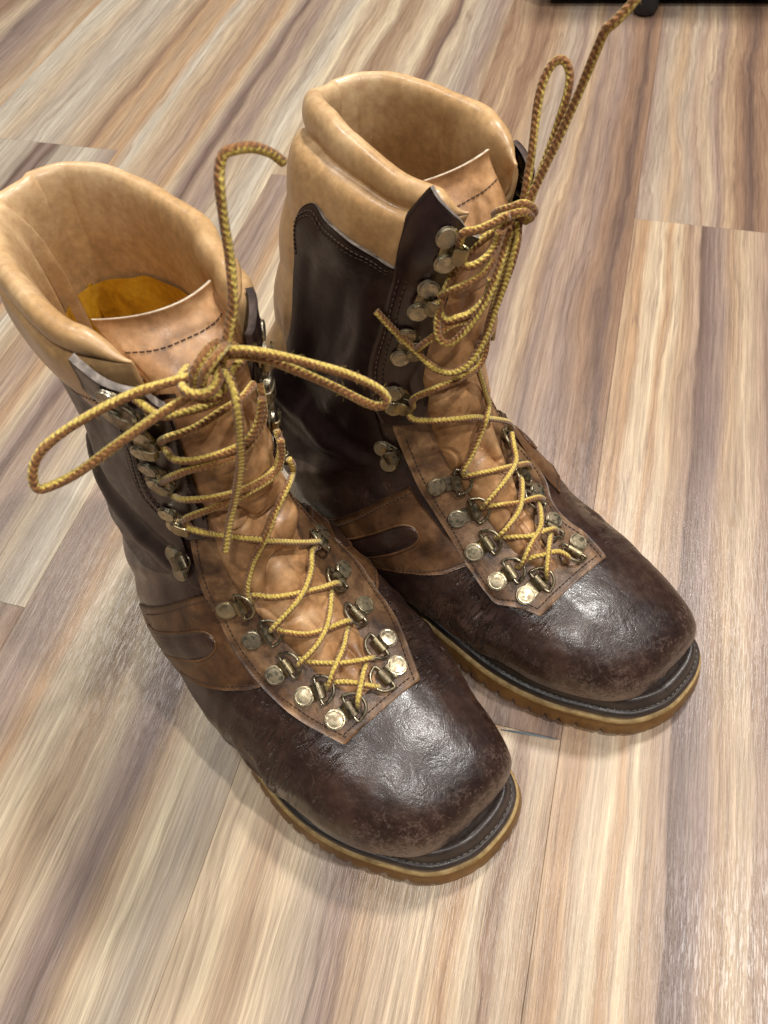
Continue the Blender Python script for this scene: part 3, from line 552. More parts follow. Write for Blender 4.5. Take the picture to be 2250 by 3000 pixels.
class Boot:
    def __init__(s, side, origin, label):
        s.side = side; s.D = DATA[side]
        s.root = bpy.data.objects.new('hiking_boot', None); link(s.root)
        s.root.location = tuple(origin); s.root.rotation_euler = (0, 0, math.atan2(AX[1], AX[0]))
        s.root['label'] = label; s.root['category'] = 'boot'; s.root['group'] = 'pair of laced leather boots'
        s.nu, s.nv, s.v1 = 384, 340, 1.08
        s.U, s.V, P, N = grid(side, s.nu, s.nv, s.v1)
        s.P0 = P; s.N0 = N
        s.P = P + N * s.relief(s.U[None, :], s.V[:, None])[..., None]
        du = np.roll(s.P, -1, 1) - np.roll(s.P, 1, 1); dv = np.gradient(s.P, axis=0)
        Nn = np.cross(du, dv); Nn /= np.linalg.norm(Nn, axis=-1, keepdims=True) + 1e-12
        if ((Nn * N).sum()) < 0: Nn = -Nn
        s.N = Nn
    def relief(s, u, v):
        """creases, dents and folds of the worn upper (metres along the normal)"""
        u, v = np.broadcast_arrays(u, v); uc = np.where(u > .5, u - 1, u)
        a = np.abs(uc); r = np.zeros_like(v)
        # flex creases across the vamp on both sides of the eyestay
        g = np.exp(-((v - .385) / .075) ** 2) * smooth(.07, .13, a) * (1 - smooth(.30, .40, a))
        ph = v * 95 + 10 * vnoise2(a * 9, v * 14, 5) + a * 26
        r -= g * .0017 * (np.sin(ph) ** 2) ** .7 * (0.3 + 1.2 * vnoise2(a * 16, v * 8, 9))
        g = np.exp(-((v - .40) / .05) ** 2) * smooth(.08, .16, a) * (1 - smooth(.26, .36, a)); r -= g * .0016
        # undulating surface everywhere
        r += .0022 * (vnoise2((uc + .5) * 26, v * 16, 3) - .5) * smooth(.22, .42, v) + .0007 * (vnoise2((uc + .5) * 50, v * 34, 8) - .5) * (.25 + .75 * smooth(.2, .4, v))
        # long vertical folds on the shaft
        gs = smooth(.62, .72, v) * (1 - smooth(.95, 1.0, v))
        r += gs * .0030 * (vnoise2((uc + .5) * 18 + v * 2, v * 5, 11 if s.side == 'L' else 17) - .5)
        # ankle folds
        ga = np.exp(-((v - .66) / .05) ** 2) * smooth(.1, .2, a)
        r -= ga * .0022 * np.sin(v * 60 + uc * 10 + 5 * vnoise2(a * 6, v * 6, 21)) ** 2
        d = v - (.635 + .87 * (-uc - .14)); mk = smooth(.12, .16, -uc) * (1 - smooth(.32, .38, -uc))   # long ridge from the ankle up to the heel
        r += mk * (.0026 * np.exp(-(d / .010) ** 2) - .0026 * np.exp(-((d - .026) / .013) ** 2) + .0008 * np.exp(-((d + .018) / .006) ** 2))
        if s.side == 'R':   # big dent in the shaft wall facing the other boot
            r -= .0075 * np.exp(-((uc + .235) / .05) ** 2 - ((v - .80) / .075) ** 2)
            r += .0035 * np.exp(-((uc + .30) / .03) ** 2 - ((v - .76) / .10) ** 2)
            r -= .0030 * np.exp(-((uc + .18) / .03) ** 2 - ((v - .72) / .03) ** 2)
        else:
            r -= .004 * np.exp(-((uc + .24) / .03) ** 2 - ((v - .86) / .05) ** 2)
        return r
    def at(s, u, v, off=0.0):
        u = np.asarray(u, float); v = np.asarray(v, float); u, v = np.broadcast_arrays(u, v)
        fu = (u % 1) * s.nu; fv = np.clip(v / s.v1 * (s.nv - 1), 0, s.nv - 1.001)
        i = np.floor(fv).astype(int); j = np.floor(fu).astype(int); a = (fv - i)[..., None]; b = (fu - j)[..., None]; j0 = j % s.nu; j1 = (j + 1) % s.nu
        f = lambda A: (A[i, j0] * (1 - b) + A[i, j1] * b) * (1 - a) + (A[i + 1, j0] * (1 - b) + A[i + 1, j1] * b) * a
        P = f(s.P); N = f(s.N); N = N / (np.linalg.norm(N, axis=-1, keepdims=True) + 1e-12)
        return P + N * np.asarray(off)[..., None], N
    # a leather panel lying on the boot between two border lines (u,v), h thick, with rounded raw edges
    def panel(s, name, A, B, h, mats, n=80, m=16, base=0.0, puff=0.0, fn=None, parent=None, straight=False):
        f = lin if straight else crv
        A = f(A, n); B = f(B, n)
        t = np.linspace(0, 1, m)[None, :, None]; G = A[:, None] * (1 - t) + B[:, None] * t
        tt = np.linspace(0, 1, m)[None, :]; ii = np.linspace(0, 1, n)[:, None]
        off = np.full((n, m), base + h)
        off = off + puff * np.sin(np.pi * tt) ** .7 * np.ones_like(ii)
        if fn is not None: off = off + fn(G[..., 0], G[..., 1], ii, tt)
        off[0, :] -= .0003; off[-1, :] -= .0003; off[:, 0] -= .0003; off[:, -1] -= .0003
        P, N = s.at(G[..., 0], G[..., 1], off)
        V = list(P.reshape(-1, 3)); F = grid_faces(n, m)
        ring = [(0, j) for j in range(m)] + [(i, m - 1) for i in range(1, n)] + [(n - 1, j) for j in range(m - 2, -1, -1)] + [(i, 0) for i in range(n - 2, 0, -1)]
        Q = [P[i, j] - N[i, j] * min(off[i, j] - base + .0012, .0030) for i, j in ring]
        k = len(V); V += Q; K = len(ring); fm = [0] * len(F)
        for a in range(K):
            b = (a + 1) % K; F.append((ring[a][0] * m + ring[a][1], ring[b][0] * m + ring[b][1], k + b, k + a)); fm.append(1 if len(mats) > 1 else 0)
        # make the outside face out
        i, j = n // 2, m // 2; fn_ = np.cross(P[i, min(j + 1, m - 1)] - P[i, j], P[min(i + 1, n - 1), j] - P[i, j])
        if fn_ @ N[i, j] < 0: F = [f_[::-1] for f_ in F]
        return mesh_obj(name, V, F, mats, parent or s.root, True, fm)
    def stitch(s, mb, uv, off, step=.0026, ln=.0018, r=.00032):
        C = crv(uv, 300); off = (.0021 + .0045 * smooth(.90, .945, C[:, 1])) if off is None else off; P, N = s.at(C[:, 0], C[:, 1], off); L = np.r_[0, np.cumsum(np.linalg.norm(np.diff(P, axis=0), axis=1))]
        for d in np.arange(0, L[-1] - ln, step):
            q = np.stack([np.interp([d, d + ln * .5, d + ln], L, P[:, k]) for k in range(3)], 1); n_ = np.array([np.interp(d, L, N[:, k]) for k in range(3)])
            q[0] -= n_ * r * .9; q[2] -= n_ * r * .9; q[1] += n_ * r * .5
            tube(mb, q, r, 5)

# outline of the sole, heel at x=0, toe at x=.305
SOLE = [(0, 0), (.003, -.016), (.014, -.029), (.034, -.036), (.08, -.037), (.12, -.041), (.16, -.0505), (.195, -.0552), (.225, -.0540), (.252, -.0455), (.275, -.0325),
        (.2945, -.0175), (.3045, .001), (.3070, .018), (.3040, .0385), (.2945, .0525), (.275, .0590), (.245, .0600), (.20, .0565), (.155, .050), (.11, .043), (.07, .040), (.034, .038), (.014, .030), (.003, .016)]
def sole_ring(n, inset=0.0, side='L'):
    C = crv([(x, y - (.013 * math.exp(-((x - .13) / .055) ** 2) if side == 'R' and y < 0 else 0)) for x, y in SOLE], n, closed=True)
    T = np.roll(C, -1, 0) - np.roll(C, 1, 0); T /= np.linalg.norm(T, axis=1)[:, None]; Nr = np.stack([-T[:, 1], T[:, 0]], 1)
    cen = C.mean(0)
    if ((C - cen) * Nr).sum() < 0: Nr = -Nr
    ins = inset if np.ndim(inset) else np.full(n, inset)
    return C - Nr * np.asarray(ins)[:, None], C

def build_sole(b):
    n = 360
    sole_ring = lambda n_, ins=0.0: globals()['sole_ring'](n_, ins, b.side)
    C0_, C = sole_ring(n)
    s_ = np.arange(n) / n
    # gum outsole with lugs notched into its lower edge
    lug = np.zeros(n)
    L = np.r_[0, np.cumsum(np.linalg.norm(np.diff(np.vstack([C, C[:1]]), axis=0), axis=1))][:-1]
    ph = (L / .0105 + .9 * vnoise(L / .03, 4)) % 1
    notch = np.clip((.10 + .05 * vnoise(L / .011, 14) - np.abs(ph - .5)) / .05, 0, 1)
    fr = smooth(.16, .26, C[:, 0]); keep = 1 - .95 * np.exp(-((C[:, 0] - .300) / .010) ** 2)
    notch = notch * keep
    rings = []
    lev = [(0.0, .0012), (.0030, .0002), (.005, .0003), (.0080, .0012), (.0118, .0026), (.0130, .0034)]
    heelcut = smooth(.092, .100, C[:, 0]) * (1 - smooth(.125, .150, C[:, 0]))
    for z, ins in lev:
        k = notch * (1 - smooth(.0055, .0085, np.full(n, z)))
        R_, _ = sole_ring(n, ins + .0018 * k)
        zz = np.maximum(z, heelcut * .007) + (0 if z > .006 else .0026 * k * (1 if z == 0 else .6))
        rings.append(np.c_[R_, np.broadcast_to(zz, (n,))])
    V = np.vstack(rings); F = grid_faces(len(rings), n, True)
    top = len(rings) - 1
    V = np.vstack([V, [[.15, 0, .0140]], [[.15, 0, .004]]]); c1 = len(V) - 2; c0 = len(V) - 1
    F += [(top * n + i, top * n + (i + 1) % n, c1) for i in range(n)] + [((i + 1) % n, i, c0) for i in range(n)]
    mesh_obj('outsole', V, F, M['gum'], b.root)
    # thin tan midsole edge
    def band(name, lev, mat, fn=None):
        rings = []
        for z, ins in lev:
            R_, _ = sole_ring(n, ins); dz = 0
            if fn is not None: R_, dz = fn(R_, z, ins)
            rings.append(np.c_[R_, np.full(n, z) + dz])
        V = np.vstack(rings); F = grid_faces(len(rings), n, True); top = len(rings) - 1
        V = np.vstack([V, [[.15, 0, lev[-1][0]]]]); F += [(top * n + i, top * n + (i + 1) % n, len(V) - 1) for i in range(n)]
        return mesh_obj(name, V, F, mat, b.root)
    wav = .0004 * (vnoise(L / .012, 8) - .5)
    band('midsole', [(.0124, .0046), (.0128, .0028), (.0152, .0026), (.0162, .0036), (.0166, .0050), (.0166, .008)], M['mid'], lambda R_, z, i: (R_ - 0, wav * (z > .0175)))
    # black leather welt: two soft ridges climbing towards the upper
    band('welt', [(.0162, .0064), (.0168, .0050), (.0190, .0044), (.0212, .0050), (.0224, .0064), (.0222, .0076), (.0240, .0082), (.0262, .0090), (.0284, .0100), (.0296, .0112), (.0298, .0124), (.0288, .0138), (.0280, .0156), (.0278, .030)], M['welt'],
         lambda R_, z, i: (R_, wav * 1.5))
    # pale strip where the upper meets the welt
    R1, _ = sole_ring(n, .0122); R2, _ = sole_ring(n, .0132)
    mb = MB()
    P = np.c_[(R1 + R2) / 2, np.full(n, .0282)]; P = np.vstack([P, P[:1]])
    tube(mb, P, .0011, 8, caps=False); mb.build('welt_strip', M['strip'], b.root)
    C3, _ = sole_ring(n, .0074); C3 = np.vstack([C3, C3[:1]]); D3 = np.r_[0, np.cumsum(np.linalg.norm(np.diff(C3, axis=0), axis=1))]
    mb = MB()
    for d in np.arange(0, D3[-1] - .003, .0036):
        q = np.array([[np.interp(d + e_, D3, C3[:, 0]), np.interp(d + e_, D3, C3[:, 1]), z_] for e_, z_ in ((0, .0222), (.0007, .0229), (.0018, .0229), (.0025, .0222))]); tube(mb, q, .00036, 5)
    mb.UV = []; mb.build('welt_stitching', M['strip'], b.root)['kind'] = 'stuff'
    return L

def build_upper(b):
    side = b.side; D = b.D
    # ---- body of the upper (dark vamp and quarters); open at the throat and at the top
    nu, nv = 300, 260
    U = np.arange(nu) / nu; V = np.linspace(0, .935, nv)
    P, N = b.at(U[None, :], V[:, None], -.0004)
    F = []
    uc = np.where(U > .5, U - 1, U)
    for i in range(nv - 1):
        for j in range(nu):
            if V[i] > .60 and abs(uc[j]) < .055: continue
            j2 = (j + 1) % nu; F.append((i * nu + j, (i + 1) * nu + j, (i + 1) * nu + j2, i * nu + j2))
    VV = list(P.reshape(-1, 3)); VV.append(P[0].mean(0)); k = len(VV) - 1
    F += [(j, (j + 1) % nu, k) for j in range(nu)]
    mesh_obj('vamp', VV, F, M['vamp'], b.root)
    # ---- lining: tan above, mustard below
    uu = np.arange(160) / 160
    def inner(name, va, vb, off, mat, extra=0.0, n=60):
        vv = np.linspace(va, vb, n); Pn, Nn = b.at(uu[None, :], vv[:, None], off)
        if extra: Pn = Pn + Nn * extra * (vnoise2(uu[None, :] * 13, vv[:, None] * 30, 31) - .5)[..., None]
        return mesh_obj(name, Pn.reshape(-1, 3), [f[::-1] for f in grid_faces(n, 160, True) if not (vv[f[0] // 160] > .60 and (f[0] % 160 < 14 or f[0] % 160 > 145))], mat, b.root), Pn
    inner('lining', .10, .925, -.0106, M['mustard'], .005, 130)
    # ---- insole
    R_, _ = sole_ring(120, .024); V_ = np.c_[R_, np.full(120, .034)]; V_ = np.vstack([V_, [[.15, 0, .034]]])
    mesh_obj('insole', V_, [(i, (i + 1) % 120, 120) for i in range(120)], M['mustard'], b.root)
    # ---- padded collar: outer cushion, groove, rolled rim, inner face
    uL, uR = (-.100, .075) if side == 'L' else (-.060, .120)      # where its front ends meet the hook facings
    K = 220; us = np.linspace(uR, uL + 1.0, K); ue = np.where(us > .5, us - 1, us)
    def vb(u):   # lower border of the outer cushion
        return np.interp(u, [-.5, -.34, -.22, -.14, 0, .14, .22, .34, .5], [.93, .925, .925, .915, .90, .915, .925, .925, .93]) - (.035 if side == 'L' else 0)
    prof = [(-1, .0012, 0), (-.85, .0030, 0), (-.6, .0050, 0), (-.3, .0058, 0), (-.12, .0056, .0), (-.03, .0046, 0), (.01, .0026, 0), (.03, .0002, 0), (.06, .0009, 0), (.11, .0026, 0),
            (.19, .0030, 0), (.27, .0022, 0), (.32, .0002, 0), (.34, -.0028, 0), (.30, -.0058, 0), (.18, -.0078, 0), (0, -.0088, 0), (-.3, -.0092, 0), (-.7, -.0092, 0), (-1.05, -.0092, 0), (-1.4, -.0098, 0), (-1.7, -.0118, 0)]
    # position along: t<0 runs down to the lower border, t>0 above the seam line (in units of .05 of v)
    rows = []
    vs = .979 + .004 * np.cos(2 * np.pi * us)
    if side == 'R': vs = vs + .012 * np.exp(-((ue + .33) / .12) ** 2)
    for t, o_, _ in prof:
        v = np.where(t < 0, vs + t * (vs - vb(ue)), vs + t * .085)
        endt = smooth(0, .10, np.minimum(np.arange(K), K - 1 - np.arange(K)) / K)
        if t > 0: v = vs + t * .085 * (.10 + .90 * endt)
        puff = 1.0 + .35 * (vnoise(us * 9 + (0 if side == 'L' else 40), 6) - .5)
        tap = smooth(0, .04, np.minimum(np.arange(K), K - 1 - np.arange(K)) / K)
        off = o_ * (puff if o_ > 0 else 1.0) + .0012 * (vnoise2(us * 30, np.full(K, t * 3 + 5), 12) - .5)
        off = np.where(o_ > .0012, .0012 + (off - .0012) * (.35 + .65 * tap), off)
        if o_ < -.003:      # soft pleats of the inner face
            dp = min(1.0, max(0.0, (.25 - t) / .8))
            off = off - dp * .0045 * (vnoise2(us * 17 + (5 if side == 'L' else 23), np.full(K, t * .9 + 6), 15) - .5)
            off = off - (.0075 if side == 'L' else .003) * min(1, max(0, (.35 - t) / .5)) * np.exp(-((us - .585 - .012 * t) / .010) ** 2) - .0050 * dp * np.exp(-((us - .625 + .012 * t) / .009) ** 2) * (side == 'L')
        off = np.where(t > -.9, -.0022 + (off + .0022) * (.14 + .86 * endt), off)
        off = off + .0022 * (vnoise(us * 8 + (3 if side == 'L' else 9), 22) - .5) * (t > -.1)
        Pn, _ = b.at(ue, v, off); rows.append(Pn)
    Pn = np.array(rows)
    # inward folds of the soft leather
    Vc = Pn.reshape(-1, 3); F = grid_faces(len(prof), K)
    ncap = [i * K for i in range(len(prof))]; F.append(tuple(ncap)); F.append(tuple(i * K + K - 1 for i in range(len(prof)))[::-1])
    o = mesh_obj('collar', Vc, F, M['tan'], b.root)
    mb = MB(); tube(mb, Pn[-1], .0008, 6, caps=False); mb.build('lining_seam', M['rawtan'], b.root)
    md = o.modifiers.new('smooth', 'SUBSURF'); md.levels = 1; md.render_levels = 1
    # ---- padded tan strip down the back of the heel, pinched into rolls
    A = [(.435, .97), (.425, .93), (.42, .88), (.42, .83), (.43, .78), (.445, .74)]; B = [(1 - u, v) for u, v in A]
    if side == 'R': A = [(.420, .97), (.41, .93), (.405, .88), (.41, .83), (.42, .79), (.44, .735)]; B = [(.685, .97), (.690, .93), (.698, .88), (.700, .84), (.690, .80), (.620, .72)]
    def rolls(u, v, i, t): return (.0055 if side == 'L' else .0055 + .005 * smooth(.90, .78, v) * smooth(.45, .75, t)) * np.sin(np.pi * t) ** .45 * (.55 + .45 * np.abs(np.sin(v * 52 + 1.2 * vnoise2(u * 20, v * 6, 3)))) * smooth(0, .06, 1 - i)
    b.panel('heel_cushion', A, B, .0008, [M['tan']], 110, 26, fn=rolls)
    # ---- dark shaft panels either side
    st = MB()
    if side == 'R':
        top = [(-.312, .922), (-.308, .948), (-.285, .960)] + [p for p in D['panel_top'] if p[0] > -.265]
        left = [(-.312, .922), (-.310, .89), (-.305, .85), (-.308, .82), (-.335, .78), (-.385, .725)]
    else:
        top = [(-.335, .868), (-.330, .892), (-.300, .908), (-.25, .920), (-.20, .930), (-.168, .934)]
        left = [(-.335, .868), (-.335, .855), (-.335, .84), (-.345, .80), (-.37, .77), (-.40, .74)]
    def shaft(sg):
        # grid: across from the back border to the front border, down from the top line to the ankle
        tp = crv(top, 60); n = 90
        bk = crv(left, n); fu = -.10; A_ = []
        rowsA = []
        bot = crv([(-.40, .735), (-.33, .70), (-.25, .665), (-.17, .635), (-.105, .62)], 60)
        fr = crv([top[-1], (-.140, .84), (-.130, .76), (-.105, .62)], n)
        S_ = np.linspace(0, 1, 60)[None, :, None]; T_ = np.linspace(0, 1, n)[:, None, None]
        bk[-1] = bot[0]
        G = (1 - T_) * tp[None] + T_ * bot[None] + (1 - S_) * bk[:, None] + S_ * fr[:, None] - ((1 - T_) * (1 - S_) * tp[0] + (1 - T_) * S_ * tp[-1] + T_ * (1 - S_) * bot[0] + T_ * S_ * bot[-1])
        G = G.copy(); G[..., 0] *= sg
        off = np.full(G.shape[:2], .0017); off[0] = .0014; off[:, 0] = .0014
        off += .0045 * smooth(.90, .945, G[..., 1]) * 1.0
        blend = T_[..., 0] * np.ones((1, 60)); off = off * (1 - smooth(.86, 1.0, blend)) + .0001
        Pn, Nn = b.at(G[..., 0], G[..., 1], off)
        V_ = list(Pn.reshape(-1, 3)); F = grid_faces(n, 60); fm = [0] * len(F)
        ring = [(0, j) for j in range(60)] + [(i, 0) for i in range(1, n)]
        # raw cut edge along the top and the back
        k = len(V_); path = [(i, 0) for i in range(n - 1, 0, -1)] + [(0, j) for j in range(60)]
        Vq = [Pn[i, j] - Nn[i, j] * .0022 for i, j in path]; V_ += Vq
        for a in range(len(path) - 1):
            F.append((path[a][0] * 60 + path[a][1], path[a + 1][0] * 60 + path[a + 1][1], k + a + 1, k + a)); fm.append(1)
        if sg < 0: F = [f_[::-1] for f_ in F]
        mesh_obj('shaft_panel', V_, F, [M['shaft'], M['raw']], b.root, True, fm)
        for dd in (.006, .010):
            l1 = [(u * sg if True else u, v - dd) for u, v in top]
            l1 = [(u + sg * (dd * .6 if k_ == 0 else 0), v) for k_, (u, v) in enumerate(l1)]
            b.stitch(st, l1, None)
    shaft(1.0); shaft(-1.0)
    # ---- saddle strap over the instep with a long oval inset
    for sg in (1, -1):
        q = lambda L_: [(u * sg, v) for u, v in L_]
        if side == 'R':
            A = q([(-.098, .568), (-.146, .575), (-.19, .578), (-.26, .585), (-.32, .590), (-.36, .588)]); B = q([(-.098, .424), (-.145, .4455), (-.168, .4615), (-.207, .490), (-.27, .525), (-.34, .550)])
            O1 = q([(-.124, .512), (-.128, .523), (-.145, .534), (-.19, .545), (-.27, .565)]); O2 = q([(-.124, .512), (-.129, .502), (-.150, .500), (-.19, .512), (-.27, .540)])
        else:
            A = q([(-.090, .578), (-.130, .588), (-.18, .595), (-.25, .602), (-.31, .604), (-.36, .600)]); B = q([(-.090, .430), (-.130, .452), (-.17, .478), (-.24, .520), (-.30, .548), (-.35, .565)])
            O1 = q([(-.122, .524), (-.126, .536), (-.143, .547), (-.19, .562), (-.27, .582)]); O2 = q([(-.122, .524), (-.128, .514), (-.158, .515), (-.20, .530), (-.27, .560)])
        sp = b.panel('saddle_strap', A, B, .0014, [M['strap']], 80, 18)
        b.panel('oval_inset', O1, O2, .0011, [M['vamp']], 50, 8, base=.0008, puff=.0010, parent=sp)
        b.stitch(st, [(u, v - .008) for u, v in A[:4]], .0016); b.stitch(st, [(u, v + .007) for u, v in B[:4]], .0016)
        mbp = MB()
        for OO in (O1, O2):
            C = crv(OO, 60); Pq, _ = b.at(C[:, 0], C[:, 1], .0018); tube(mbp, Pq, .0007, 6)
        mbp.build('inset_piping', M['strap'], sp)
    # ---- eyestay: U shaped brown facing round the throat
    if side == 'L':
        OL = D['eye_out_left'] + [(-.100, .700)]
        OR = D['eye_out_right'] + [(.120, .56), (.112, .62), (.105, .700)]
        cen = [(.312, -.003), (.45, .0), (.7, .005)]
    else:
        OL = D['eye_out_left'] + [(-.100, .680)]
        OR = D['eye_out_right'] + [(.090, .53), (.095, .60), (.098, .680)]
        cen = [(.312, -.026), (.38, -.022), (.43, -.013), (.50, .0), (.7, .010)]
    cu = lambda v: np.interp(v, [c[0] for c in cen], [c[1] for c in cen])
    hw_ = lambda v: np.interp(v, [.352, .365, .40, .50, .60, .70], [.0, .016, .026, .034, .044, .058]) * (1.0 if side == 'L' else .82)
    OLs = crv(OL[::-1], 70); ORs = crv(OR, 70); base = lin([OL[0], OR[0]], 22)
    outer = np.vstack([OLs[:-1], base[:-1], ORs])
    # rounded lower corners happen naturally from the dense sampling
    inner_ = []
    for k, (u, v) in enumerate(outer):
        if k < 69: vv = .352 + (v - OLs[-1][1]) / (OLs[0][1] - OLs[-1][1]) * (.70 - .352); inner_.append((cu(vv) - hw_(vv), vv))
        elif k < 69 + 21: inner_.append((cu(.352), .352))
        else: vv = .352 + (v - ORs[0][1]) / (ORs[-1][1] - ORs[0][1]) * (.70 - .352); inner_.append((cu(vv) + hw_(vv), vv))
    inner_ = np.array(inner_)
    b.panel('eyestay', outer, inner_, .0020, [M['eyestay'], M['eyestay']], 200, 14, straight=True)
    c = np.array([cu(.45), .50])
    def shrink(L_, du, dv=0): return [(u + du * (1 if u < c[0] else -1), v + dv) for u, v in L_]
    b.stitch(st, shrink(OL[::-1], .010, .004)[1:], .0023); b.stitch(st, shrink(OR, .010, .004), .0023)
    b.stitch(st, [(OL[0][0] + .010, OL[0][1] + .010), ((OL[0][0] + OR[0][0]) / 2, OL[0][1] + .0095), (OR[0][0] - .010, OR[0][1] + .010)], .0023)
    # ---- hook facings up the shaft
    fo = D['facing_out']; fi = D['facing_in']
    if side == 'L': fo = [(-.164, 1.000)] + fo[1:]; fi = [(-.088, .970)] + fi[1:]
    else: fo = [(-.140, 1.016)] + fo[1:]
    top3 = np.interp
    def fpuff(u, v, i, t): return (.0048 if sg == 1 else .0018) * smooth(.90, .96, v) + .0008 * np.sin(np.pi * t)
    for sg in (1, -1):
        if sg == 1: A, B = fo, fi
        else:
            A = [(.128, .985), (.128, .93), (.132, .86), (.150, .80), (.160, .74), (.135, .69)] if side == 'L' else [(.175, .990), (.175, .93), (.175, .86), (.172, .80), (.160, .75), (.130, .69)]
            B = [(.058, .968), (.056, .93), (.060, .86), (.078, .80), (.094, .74), (.100, .69)] if side == 'L' else [(.112, .975), (.110, .93), (.110, .86), (.108, .80), (.100, .75), (.090, .69)]
        b.panel('hook_facing', A, B, .0026, [M['facing'], M['raw'] if sg == 1 else M['suede']], 120, 12, base=.0004, fn=fpuff)
        a_ = np.array(crv(A, 12)); b_ = np.array(crv(B, 12))
        for f in (.13, .24): b.stitch(st, [tuple(x) for x in (a_ * (1 - f) + b_ * f)[1:-1]], .0034 + .0008, .0032, .0023, .00042)
        b.stitch(st, [tuple(x) for x in (a_ * .06 + b_ * .94)[1:-1]], .0034)
    st.build('stitching', M['thread'], b.root)['kind'] = 'stuff'
    # ---- tongue: soft, bulging between the laces; its top is a flat flap behind the facings
    tc = cu
    nT, mT = 300, 60
    tv = np.linspace(.345, 1.0, nT)[:, None]; ts = np.linspace(-1, 1, mT)[None, :]
    wU = np.interp(tv, [.345, .40, .50, .60, .70, .85, 1.0], [.018, .042, .056, .066, .078, .090, .092])
    if side == 'R': wU = wU * np.interp(tv, [.345, .58, .75], [.70, .74, 1.0])
    uu_ = cu(tv) + ts * wU
    sd = 3 if side == 'L' else 8
    q = tv * 13.5 + 1.3 * vnoise2(ts * 1.5 + 3, tv * 9, sd) + .5 * ts * np.sin(tv * 40)
    fold = np.abs(np.sin(np.pi * q * .5)) ** .55                     # pillows with tight creases between them
    cr2 = np.abs(vnoise2(ts * 2.2 + 9, tv * 26, sd + 1) - .5) * 2
    strength = np.interp(tv, [.345, .42, .56, .74, .84, .90, 1.0], [.3, .8, 1.0, 1.0, .55, .1, 0])
    body = (1 - ts ** 2) ** .5; edge = 1 - np.abs(ts) ** 4
    off = .0004 + .0090 * edge * strength * fold * (.25 + .75 * body) + .0016 * edge * strength * np.clip(cr2, 0, .30) / .30 + .0012 * body - .0030 * smooth(.90, .95, tv)
    off = off + np.where(np.abs(ts) > .9, -.0015, 0)
    if side == 'L': off = off + .0055 * smooth(.2, .75, ts) * np.exp(-((tv - .655) / .055) ** 2)
    Pn, _ = b.at(uu_, np.broadcast_to(tv, uu_.shape), off)
    if side == 'L': tx, yy, ztop = .1206 + .0065 * ts - .0071 * ts ** 2, .0168 + .0214 * ts, .2650 + 0 * ts
    else: tx, yy, ztop = .1215 + .0015 * ts - .002 * ts ** 2, .0125 + .0165 * ts, .2670 + 0 * ts
    k = smooth(.92, .995, tv)[..., None]
    flap = np.stack(np.broadcast_arrays(tx - .004 * (1 - tv) * 0, yy, ztop - (1 - tv) * .30), -1)
    Pn = Pn * (1 - k) + flap * k
    back = Pn - np.gradient(Pn, axis=1)[..., :] * 0 + np.array([-.0016, 0, -.0006])
    V_ = np.vstack([Pn.reshape(-1, 3), back.reshape(-1, 3)]); F = grid_faces(nT, mT); kk = nT * mT
    fm = [0] * len(F); F2 = [tuple(i + kk for i in f[::-1]) for f in F]; fm += [0] * len(F2); F = F + F2
    for j in range(mT - 1): a = (nT - 1) * mT + j; F.append((a, a + 1, a + 1 + kk, a + kk)); fm.append(1)
    for i in range(nT - 1):
        for j in (0, mT - 1): a = i * mT + j; F.append((a, a + mT, a + mT + kk, a + kk)); fm.append(0)
    tg = mesh_obj('tongue', V_, F, [M['tongue'], M['rawtan']], b.root, True, fm)
    ms = MB(); row = int(nT * .945)
    b_line = Pn[row, 3:-3]; d = np.r_[0, np.cumsum(np.linalg.norm(np.diff(b_line, axis=0), axis=1))]
    for s0 in np.arange(0, d[-1] - .002, .0026):
        qq = np.stack([np.interp([s0, s0 + .001, s0 + .0019], d, b_line[:, k_]) for k_ in range(3)], 1) + np.array([.0003, 0, 0.0002]); tube(ms, qq, .00027, 5)
    o = ms.build('tongue_stitching', M['thread2'], tg); o['kind'] = 'stuff'

# ------------------------------------------------------------------ metal fittings
def frame(b, uv, toward, off):
    P, N = b.at(uv[0], uv[1], off); Q, _ = b.at(toward[0], toward[1], off)
    d = Q - P; d -= N * (d @ N); L = np.linalg.norm(d); d /= L; return P, N, d, np.cross(N, d), L
def to_world(P, N, d, e, L_): return [P + d * x + e * y + N * z for x, y, z in L_]
def disc(mb, P, N, d, e, r, h, dome=.0006, mi=0, n=32):
    prof = [(r * 1.08, 0), (r * 1.08, h * .35), (r * .97, h * .40), (r * .96, h * .9), (r * .90, h), (r * .80, h * .97), (r * .5, h * .97 + dome * .4), (r * .01, h * .97 + dome * .6)]
    V = []; 
    for rr, z in prof:
        for k in range(n): a = 2 * math.pi * k / n; V.append(P + d * rr * math.cos(a) + e * rr * math.sin(a) + N * z)
    mb.add(V, grid_faces(len(prof), n, True) + [tuple((len(prof) - 1) * n + k for k in range(n))], mi)
def strap(mb, P, N, d, e, prof, wid, th, mi=0):
    """bent metal strip: prof = list of (x along d, z along N); wid = half width at each point"""
    n0 = len(prof); pr = crv(prof, 36); wid = list(np.interp(np.linspace(0, n0 - 1, 36), np.arange(n0), wid)) if isinstance(wid, (list, tuple)) else wid
    t = np.gradient(pr, axis=0); t /= np.linalg.norm(t, axis=1)[:, None]; nr = np.stack([-t[:, 1], t[:, 0]], 1)
    V = []; n = len(pr)
    for i in range(n):
        w = wid[i] if isinstance(wid, (list, tuple)) else wid
        top = pr[i] + nr[i] * th / 2; bot = pr[i] - nr[i] * th / 2
        for (q, y) in ((top, w - th * .3), (pr[i], w), (bot, w - th * .3), (bot, -w + th * .3), (pr[i], -w), (top, -w + th * .3)): V.append(P + d * q[0] + e * y + N * q[1])
    F = grid_faces(n, 6, True); F += [tuple(range(6))[::-1], tuple((n - 1) * 6 + k for k in range(6))]
    mb.add(V, F, mi)
